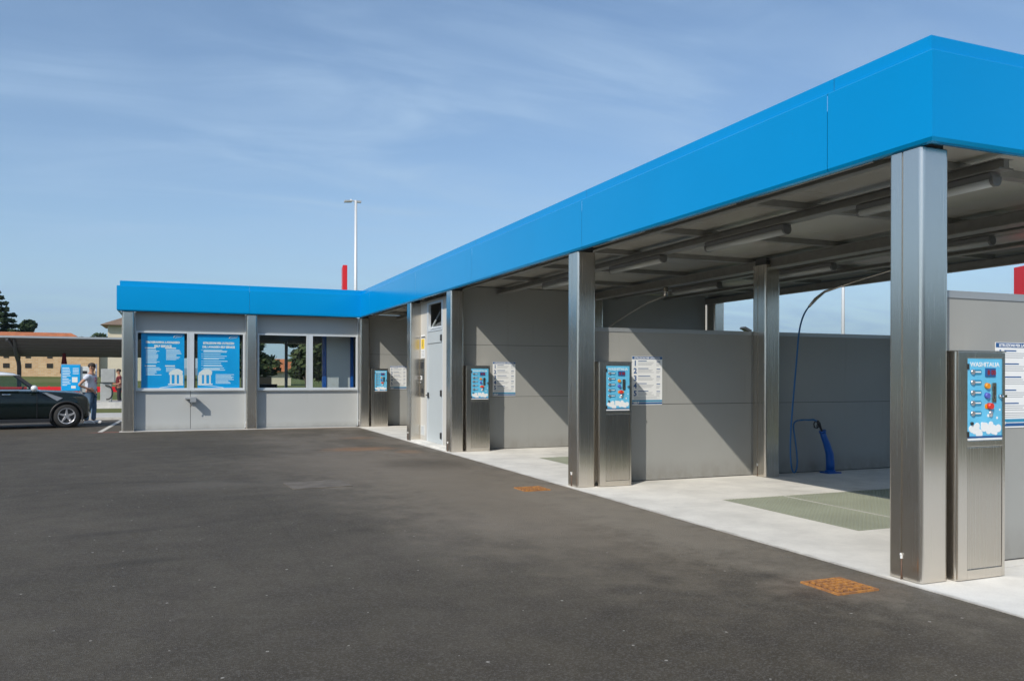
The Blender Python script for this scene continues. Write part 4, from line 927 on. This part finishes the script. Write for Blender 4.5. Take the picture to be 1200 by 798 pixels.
vm_ = thing('vacuum_machine', 'tall white vacuum machine right behind the standing man', 'vacuum machine', (-8.78, 37.3, .26))
box('cabinet', M['offwhite'], vm_, -.16, .26, -.25, .25, .0, 1.60, .03); box('display', M['black'], vm_, -.06, .12, -.262, -.249, 1.28, 1.40); box('lower_door', M['machine'], vm_, -.1, .2, -.261, -.25, .1, .9, .01)
v2_ = thing('vacuum_machine', 'grey boxy vacuum machine with black hose at the right of the man', 'vacuum machine', (-7.82, 37.4, .26))
box('cabinet', M['machine'], v2_, -.31, .14, -.28, .28, 0, .86, .02); box('top_box', M['machine'], v2_, -.28, .28, -.36, .32, .885, 1.50, .03); box('rim_strip', M['black'], v2_, -.36, .22, -.30, .30, .86, .885)
m_ = MB(); m_.tube(bez((-.1, -.30, .75), (.28, -.46, .8), (.3, -.46, .1), (-.05, -.38, .12), 14), .035, 8); m_.build('hose', M['black'], v2_)
MB().cyl((-.50, 0, 0), (-.50, 0, 1.72), .035, n=8).build('post', M['rim'], v2_)
br_ = thing('barrier_rail', 'low red barrier rail behind the vacuum station', 'barrier', (-9.5, 39.7, 0))
box('rail', M['red'], br_, -3.3, 2.6, -.04, .04, .66, .92, .01)
for x in (-3.0, -1.0, .8, 2.4): box('post', M['red'], br_, x-.04, x+.04, .05, .12, 0, .95)
um = thing('closed_parasol', 'closed dark red parasol behind the blue board', 'parasol', (-10.23, 43, 0))
MB().tube([(0, 0, 0), (0, 0, 2.95)], .03, 8).build('pole', M['postdark'], um); MB().cyl((0, 0, 1.55), (0, 0, 2.95), .20, .02, 9, smooth=False).build('folded_cloth', M['maroon'], um)
MB().cyl((0, 0, 0), (0, 0, .1), .3, n=14).build('base', M['kerbm'], um)

# ------------------------------------------------------------------ car
def make_car():
    h_ = R(11); ct = Vector((-7.83, 21.9)); off = Vector((-math.sin(h_), math.cos(h_)))*.735
    t = thing('parked_car', 'dark compact car with white roof and silver five spoke wheels parked at the left', 'car', (ct.x+off.x, ct.y+off.y, 0), h_)
    # stations: x, z_bottom, z_top, halfwidth, shoulder z
    st = [(.60, .32, .72, .56), (.575, .24, .84, .70), (.50, .20, .93, .78), (.36, .19, .99, .82), (.0, .19, 1.025, .842), (-.35, .19, 1.045, .842), (-.70, .19, 1.06, .842), (-1.2, .19, 1.065, .842), (-1.9, .19, 1.07, .845), (-2.5, .19, 1.08, .84), (-2.95, .21, 1.07, .80), (-3.17, .28, 1.0, .70), (-3.22, .38, .84, .60)]
    def ring(x, zb, zt, wd):
        hgt = zt-zb; h2 = [(0, zb), (wd*.82, zb), (wd*.975, zb+.08), (wd, zb+hgt*.35), (wd*.995, zb+hgt*.62), (wd*.965, zb+hgt*.84), (wd*.88, zb+hgt*.955), (wd*.62, zt-.004), (0, zt+.015)]
        return [(x, y, z) for y, z in h2]+[(x, -y, z) for y, z in h2[-2:0:-1]]
    b = MB(); rs = [ring(*s_) for s_ in st]; n = len(rs[0]); vs = [v for r_ in rs for v in r_]; fs = []
    for i in range(len(rs)-1):
        for k in range(n): fs.append((i*n+k, i*n+(k+1) % n, (i+1)*n+(k+1) % n, (i+1)*n+k))
    b.add(vs, fs, True); b.add(vs, [tuple(range(n)), tuple(range((len(rs)-1)*n, len(rs)*n))[::-1]], True)
    body = b.build('body', M['car'], t)
    md = body.modifiers.new('s', 'SUBSURF'); md.levels = md.render_levels = 3
    dg = bpy.context.evaluated_depsgraph_get(); me = bpy.data.meshes.new_from_object(body.evaluated_get(dg)); body.modifiers.clear(); body.data = me
    bmm = bmesh.new(); bmm.from_mesh(me); bmesh.ops.subdivide_edges(bmm, edges=[e for e in bmm.edges if min(abs(e.verts[0].co.x), abs(e.verts[0].co.x+2.467)) < .5 and e.verts[0].co.z < .8], cuts=2, use_grid_fill=True)
    for v in bmm.verts:
        for x in (0, -2.467):
            if (v.co.x-x)**2+(v.co.z-.325)**2 < .385**2 and abs(v.co.y) > .56: v.co.y = math.copysign(.56, v.co.y)
            elif abs(v.co.x-x) < .385 and v.co.z < .325 and abs(v.co.y) > .56: v.co.y = math.copysign(.56, v.co.y)
    bmm.to_mesh(me); bmm.free()
    # arches (dark cladding)
    for x in (0, -2.467):
        for s_ in (-1, 1):
            m_ = MB(); k = 18
            vs = []; 
            for i in range(k+1):
                a = R(-18+216*i/k)
                for r_, y in ((.375, .835), (.43, .855), (.43, .80), (.375, .80)): vs.append((x+r_*math.cos(a), s_*y, .325+r_*math.sin(a)))
            fs = [(i*4+q, i*4+(q+1) % 4, (i+1)*4+(q+1) % 4, (i+1)*4+q) for i in range(k) for q in range(4)]
            m_.add(vs, fs, True).build('wheel_arch', M['black'], t)
            m_ = MB(); m_.cyl((x, s_*.50, .325), (x, s_*.60, .325), .40, n=20); m_.build('wheel_well', M['black'], t)
            # wheel
            w_ = bpy.data.objects.new('wheel', None); 
            m_ = MB(); prof_ = [(.225, .10), (.30, .095), (.328, .07), (.332, 0), (.328, -.07), (.30, -.095), (.225, -.10)]; ns = 32; vs = []; fs = []
            for i in range(ns):
                a = 2*math.pi*i/ns
                for r_, yy in prof_: vs.append((x+r_*math.cos(a), s_*(.735)+yy, .332+r_*math.sin(a)))
            q = len(prof_)
            for i in range(ns):
                for j in range(q-1): fs.append((i*q+j, i*q+j+1, ((i+1) % ns)*q+j+1, ((i+1) % ns)*q+j))
            m_.add(vs, fs, True); wo = m_.build('wheel', M['rubber'], t)
            m_ = MB(); yo = s_*.80
            # rim ring
            vs = []; fs = []
            for i in range(ns):
                a = 2*math.pi*i/ns
                for r_, yy in ((.228, .09), (.222, .098), (.200, .08), (.195, -.04)): vs.append((x+r_*math.cos(a), s_*(.735+yy), .332+r_*math.sin(a)))
            for i in range(ns):
                for j in range(3): fs.append((i*4+j, i*4+j+1, ((i+1) % ns)*4+j+1, ((i+1) % ns)*4+j))
            m_.add(vs, fs, True); m_.cyl((x, s_*.70, .332), (x, s_*.815, .332), .05, .045, 14)
            for i in range(5):
                a = R(90+72*i); ca, sa_ = math.cos(a), math.sin(a); pa, pb = .03, .205; wa, wb = .040, .022
                q_ = [(pa, -wa), (pb, -wb), (pb, wb), (pa, wa)]
                v3 = [(x+u*ca-v*sa_, s_*.79, .332+u*sa_+v*ca) for u, v in q_]+[(x+u*ca-v*sa_, s_*.815, .332+u*sa_+v*ca) for u, v in [(pa, -wa*.5), (pb, -wb*.4), (pb, wb*.4), (pa, wa*.5)]]
                m_.add(v3, [(0, 1, 2, 3), (4, 7, 6, 5), (0, 4, 5, 1), (1, 5, 6, 2), (2, 6, 7, 3), (3, 7, 4, 0)])
            m_.build('rim', M['rim'], wo)
            MB().cyl((x, s_*.66, .332), (x, s_*.72, .332), .20, n=20).build('brake_disc', M['postdark'], wo)
    # greenhouse: side glass planes as thin slabs (trapezoid leaning in)
    zb2, zt2 = 1.06, 1.47
    def side(s_, xa, xb, xc, xd, m, nm, push=0, th=.012, za=None, zb3=None):
        za = zb2 if za is None else za; zb3 = zt2 if zb3 is None else zb3
        def yy(z): return .765-.165*(z-1.06)/.41
        v = [(xa, s_*(yy(za)+push), za), (xb, s_*(yy(za)+push), za), (xc, s_*(yy(zb3)+push), zb3), (xd, s_*(yy(zb3)+push), zb3)]
        v2 = [(p[0], p[1]-s_*th, p[2]) for p in v]
        return MB().add(v+v2, [(0, 1, 2, 3), (7, 6, 5, 4), (0, 4, 5, 1), (1, 5, 6, 2), (2, 6, 7, 3), (3, 7, 4, 0)]).build(nm, m, t)
    for s_ in (-1, 1):
        side(s_, -.78, -1.80, -1.80, -1.25, M['carglass'], 'side_window'); side(s_, -1.90, -2.72, -2.62, -1.88, M['carglass'], 'side_window')
        side(s_, -.66, -.80, -1.27, -1.16, M['black'], 'a_pillar', .004, .05); side(s_, -1.79, -1.92, -1.89, -1.79, M['black'], 'b_pillar', .004, .05); side(s_, -2.70, -2.93, -2.84, -2.60, M['black'], 'c_pillar', .004, .05)
        side(s_, -.62, -3.0, -3.0, -.66, M['chrome'], 'belt_trim', .035, .03, 1.052, 1.074)
        # side scuttle: silver triangular vent on the wing
        m_ = MB(); m_.add([(-.60, s_*.846, .995), (-.50, s_*.85, .995), (-.10, s_*.856, .84), (-.24, s_*.856, .76), (-.60, s_*.80, .995), (-.50, s_*.80, .995), (-.10, s_*.80, .84), (-.24, s_*.80, .76)], [(0, 1, 2, 3), (7, 6, 5, 4), (0, 4, 5, 1), (1, 5, 6, 2), (2, 6, 7, 3), (3, 7, 4, 0)]); m_.build('side_vent', M['rim'], t)
        m_ = MB(); m_.sphere((-.80, s_*.93, 1.115), .115, (.75, .75, .72)); m_.box(-.84, -.76, s_*.78, s_*.90, 1.03, 1.08); m_.build('wing_mirror', M['carwhite'], t)
        m_ = MB(); m_.tube([(-1.56, s_*.845, .945), (-1.54, s_*.872, .948), (-1.36, s_*.872, .948), (-1.34, s_*.845, .945)], .013, 6); m_.build('door_handle', M['chrome'], t)
        m_ = MB(); m_.box(-.735, -.722, s_*.835, s_*.848, .30, .99); m_.box(-1.91, -1.898, s_*.838, s_*.852, .30, .99); m_.build('door_gap', M['black'], t)
        m_ = MB(); m_.box(-2.05, -.42, s_*.80, s_*.865, .17, .27); m_.build('sill_trim', M['black'], t, .01)
        m_ = MB(); m_.sphere((.45, s_*.62, .80), .115, (.55, .9, 1.0)); m_.build('headlight', M['rim'], t)
        MB().sphere((.52, s_*.46, .38), .06, (.6, 1, 1)).build('fog_light', M['rim'], t)
    # windscreen, rear screen
    def scr(pts, m, nm):
        v2 = [(p[0]-.012, p[1], p[2]) for p in pts]; return MB().add(pts+v2, [(0, 1, 2, 3), (7, 6, 5, 4), (0, 4, 5, 1), (1, 5, 6, 2), (2, 6, 7, 3), (3, 7, 4, 0)]).build(nm, m, t)
    scr([(-.66, -.74, 1.06), (-.66, .74, 1.06), (-1.18, .60, 1.47), (-1.18, -.60, 1.47)], M['carglass'], 'windscreen')
    scr([(-2.98, -.72, 1.07), (-2.98, .72, 1.07), (-2.84, .60, 1.47), (-2.84, -.60, 1.47)], M['carglass'], 'rear_window')
    rf = MB(); rs = []
    for x, zz, hw in ((-1.10, 1.467, .55), (-1.16, 1.478, .605), (-1.25, 1.520, .63), (-1.6, 1.565, .645), (-2.2, 1.565, .645), (-2.7, 1.55, .63), (-2.86, 1.515, .60), (-2.92, 1.47, .56)):
        rs.append([(x, -hw, 1.46), (x, -hw-.01, min(1.49, zz)), (x, -hw*.85, zz-.012), (x, 0, zz+.01), (x, hw*.85, zz-.012), (x, hw+.01, min(1.49, zz)), (x, hw, 1.46)])
    n = 7; vs = [v for r_ in rs for v in r_]; fs = []
    for i in range(len(rs)-1):
        for k in range(n): fs.append((i*n+k, i*n+(k+1) % n, (i+1)*n+(k+1) % n, (i+1)*n+k))
    rf.add(vs, fs, True); rf.add(vs, [tuple(range(n)), tuple(range((len(rs)-1)*n, len(rs)*n))]); rf.build('roof', M['carwhite'], t)
    for y in (-.36, .36):
        m_ = MB(); m_.box(-1.75, -1.25, y-.24, y+.24, .55, .72); m_.prism([(-1.85, .7), (-1.70, .7), (-1.86, 1.15), (-1.98, 1.15)], y-.22, y+.22, 'Y'); m_.box(-2.0, -1.9, y-.12, y+.12, 1.17, 1.30); m_.build('seat', M['seat'], t, .03)
    m_ = MB(); k = 20; m_.tube([(-1.05+.05*math.sin(2*math.pi*i/k), .36+.18*math.cos(2*math.pi*i/k), .98+.17*math.sin(2*math.pi*i/k)) for i in range(k+1)], .014, 6); m_.build('steering_wheel', M['black'], t)
    m_ = MB(); m_.box(-1.0, -.70, -.7, .7, .80, 1.0); m_.build('dashboard', M['black'], t, .03)
    m_ = MB(); m_.box(.55, .62, -.42, .42, .42, .66); m_.build('grille', M['black'], t, .02)
    m_ = MB(); m_.box(.55, .632, -.40, .40, .64, .66); m_.build('grille_bar', M['chrome'], t)
    m_ = MB(); m_.box(.60, .64, -.26, .26, .30, .40); m_.build('number_plate', M['white'], t)
    return t
make_car()

# ------------------------------------------------------------------ people
def skin_mesh(joints, edges, name, m, parent, sub=2):
    me = bpy.data.meshes.new(name); me.from_pydata([j[0] for j in joints], edges, []); o = bpy.data.objects.new(name, me); C.objects.link(o)
    md = o.modifiers.new('k', 'SKIN'); md.use_smooth_shade = True
    for i, j in enumerate(joints):
        sv = me.skin_vertices[0].data[i]; r = j[1]; sv.radius = r if isinstance(r, tuple) else (r, r); sv.use_root = (i == 0)
    s2 = o.modifiers.new('s', 'SUBSURF'); s2.levels = s2.render_levels = sub
    dg = bpy.context.evaluated_depsgraph_get(); m2 = bpy.data.meshes.new_from_object(o.evaluated_get(dg)); bpy.data.objects.remove(o)
    m2.name = name; m2.materials.clear(); m2.materials.append(m); o2 = bpy.data.objects.new(name, m2); C.objects.link(o2); o2.parent = parent
    for p in m2.polygons: p.use_smooth = True
    return o2
def person(label, loc, rz, top, legs, shoe, arms, s=1.0):
    """faces local +X"""
    t = thing('person', label, 'person', loc, rz); t.scale = (s*1.12, s*1.14, s)
    # continuous skin body
    J = [((0, 0, .95), .115), ((0, 0, 1.12), .105), ((0, 0, 1.32), (.125, .125)), ((0, 0, 1.45), .085), ((.01, 0, 1.52), .052), ((.02, 0, 1.58), .06), ((.03, 0, 1.66), .085), ((.03, 0, 1.73), .078)]
    E = [(0, 1), (1, 2), (2, 3), (3, 4), (4, 5), (5, 6), (6, 7)]
    for s_ in (-1, 1):
        n = len(J); sh_, el, wr, hn = arms[0 if s_ < 0 else 1]
        J += [((.0, s_*.17, 1.42), .058), (sh_, .05), (el, .04), (wr, .028)]; E += [(3, n), (n, n+1), (n+1, n+2), (n+2, n+3)]
        w0 = Vector(wr); d = (Vector(hn)-w0); pm = w0+d*.5; J.append((tuple(pm), (.018, .036))); E.append((n+3, n+4))
        side = d.cross(Vector((1, 0, 0))).normalized() if abs(d.normalized().x) < .9 else Vector((0, 1, 0))
        for q, (sp, ln) in enumerate(((-.03, .85), (-.01, 1.0), (.01, .95), (.03, .78))):
            a = pm+side*sp*.8+d*.35; c = pm+side*sp+d*(.35+.6*ln)+Vector((0, -s_*.015, -.01)); k = len(J); J += [(tuple(a), .010), (tuple(c), .008)]; E += [(n+4, k), (k, k+1)]
        k = len(J); J += [(tuple(pm+side*-.045+d*.1), .011), (tuple(pm+side*-.06+d*.5), .009)]; E += [(n+4, k), (k, k+1)]
    for s_ in (-1, 1):
        n = len(J); lean = .03 if s_ > 0 else -.05
        J += [((0, s_*.09, .88), .095), ((.015+lean*.5, s_*.105, .50), .062), ((lean-.01, s_*.115, .30), .057), ((lean-.02, s_*.12, .10), .038), ((lean+.03, s_*.12, .05), .035), ((lean+.14, s_*.13, .035), .03)]
        E += [(0, n)]+[(n+i, n+i+1) for i in range(5)]
    body = skin_mesh(J, E, 'body', M['skin'], t)
    # clothing
    J = [((0, 0, .90), (.165, .165)), ((0, 0, 1.12), (.145, .145)), ((0, 0, 1.30), (.160, .160)), ((0, 0, 1.43), (.115, .115))]; E = [(0, 1), (1, 2), (2, 3)]
    for s_ in (-1, 1):
        sh_, el = Vector(arms[0 if s_ < 0 else 1][0]), Vector(arms[0 if s_ < 0 else 1][1]); n = len(J)
        J += [((0, s_*.175, 1.41), .075), (tuple(sh_), .076), (tuple(sh_.lerp(el, .42)), .074)]; E += [(3, n), (n, n+1), (n+1, n+2)]
    st = skin_mesh(J, E, 'shirt', top, t)
    J = [((0, 0, .97), (.15, .15))]; E = []
    for s_ in (-1, 1):
        n = len(J); lean = .03 if s_ > 0 else -.05
        J += [((0, s_*.09, .84), .108), ((.01+lean*.3, s_*.10, .66), .088), ((.02+lean*.5, s_*.105, .48), .075), ((lean-.01, s_*.115, .28), .070), ((lean-.015, s_*.12, .07), .066)]
        E += [(0, n)]+[(n+i, n+i+1) for i in range(4)]
    skin_mesh(J, E, 'trousers', legs, t)
    for s_ in (-1, 1):
        lean = .03 if s_ > 0 else -.05
        m_ = MB(); m_.sphere((lean+.07, s_*.125, .042), .1, (1.45, .52, .42), 14, 8); m_.box(lean-.07, lean+.20, s_*.125-.045, s_*.125+.045, .002, .03); m_.build('shoe', shoe, t)
    # head details
    m_ = MB(); m_.sphere((.022, 0, 1.722), .102, (.98, .82, .88), 16, 10); hr = m_.build('hair', M['hair'], t)
    m_ = MB(); m_.sphere((.118, 0, 1.668), .018, (1, .6, 1.2), 8, 6)
    for s_ in (-1, 1): m_.sphere((.03, s_*.088, 1.675), .026, (.8, .4, 1.2), 8, 6)
    m_.build('nose_and_ears', M['skin'], t)
    m_ = MB()
    for s_ in (-1, 1): m_.sphere((.108, s_*.032, 1.69), .006, (.6, 1, .7), 8, 6)
    m_.box(.102, .110, -.02, .02, 1.632, 1.638); m_.build('eyes_and_mouth', M['hair'], t)
    return t, st
armsA = (((.0, -.22, 1.38), (-.16, -.36, 1.14), (.02, -.20, 1.03), (.10, -.14, 1.0)), ((.0, .22, 1.38), (-.12, .34, 1.14), (.03, .20, 1.04), (.10, .14, 1.0)))
pa, st = person('man in grey printed t-shirt and blue jeans standing by the car with hands on hips', (-7.40, 24.1, 0), R(-18), M['shirt'], M['jeans'], M['shoe'], armsA, 1.03)
m_ = MB(); 
for (y, z, w_, h_) in ((-.06, 1.34, .10, .03), (-.02, 1.29, .14, .028), (-.07, 1.24, .08, .03), (.02, 1.19, .10, .025)): m_.box(.150, .158, y-w_/2, y+w_/2, z, z+h_)
m_.build('shirt_print', M['shirtprint'], pa)
armsB = (((.0, -.20, 1.38), (-.02, -.26, 1.12), (.18, -.16, 1.08), (.26, -.12, 1.1)), ((.0, .20, 1.38), (-.02, .26, 1.12), (.16, .18, 1.05), (.24, .14, 1.08)))
person('person in maroon top and dark trousers partly hidden behind the leftmost column', (-7.47, 39.2, 0), R(190), M['maroon'], M['darkcloth'], M['black'] if False else M['darkcloth'], armsB, .98)

# ------------------------------------------------------------------ far hills and haze
hb = MB(); vs = []; fs = []; nh = 160; rr = random.Random(4); ph = [rr.uniform(0, 6.28) for _ in range(9)]
for i in range(nh+1):
    a = R(-60+180*i/nh)      # azimuth from +Y clockwise
    hgt = 520+sum(math.sin(a*f_*2.3+ph[j])*130/(1+j*.6) for j, f_ in enumerate((1, 2.3, 4.1, 7, 11, 17, 29, 43)))
    hgt *= min(1, max(.12, (math.degrees(a)-5)/45))
    for d, k in ((8500, -.02), (9300, .45), (10200, 1.0), (12500, .6)): vs.append((d*math.sin(a), d*math.cos(a), k*max(60, hgt)-20))
for i in range(nh):
    for k in range(3): fs.append((i*4+k, (i+1)*4+k, (i+1)*4+k+1, i*4+k+1))
tag(hb.add(vs, fs, True).build('hills', M['mountain']), kind='structure')
hz = MB(); hz.box(-15990, 15990, -15990, 15990, -1.2, 900)
HZ = bpy.data.materials.new('pale_air_haze'); HZ.use_nodes = True; t = HZ.node_tree; t.nodes.clear(); o_ = N(t, 'ShaderNodeOutputMaterial'); pv = N(t, 'ShaderNodeVolumePrincipled')
pv.inputs['Color'].default_value = (.60, .80, 1.0, 1); pv.inputs['Density'].default_value = .00009; pv.inputs['Anisotropy'].default_value = .2
t.links.new(pv.outputs[0], o_.inputs['Volume'])
tag(hz.build('haze', HZ), kind='stuff')
sc.cycles.volume_bounces = 1
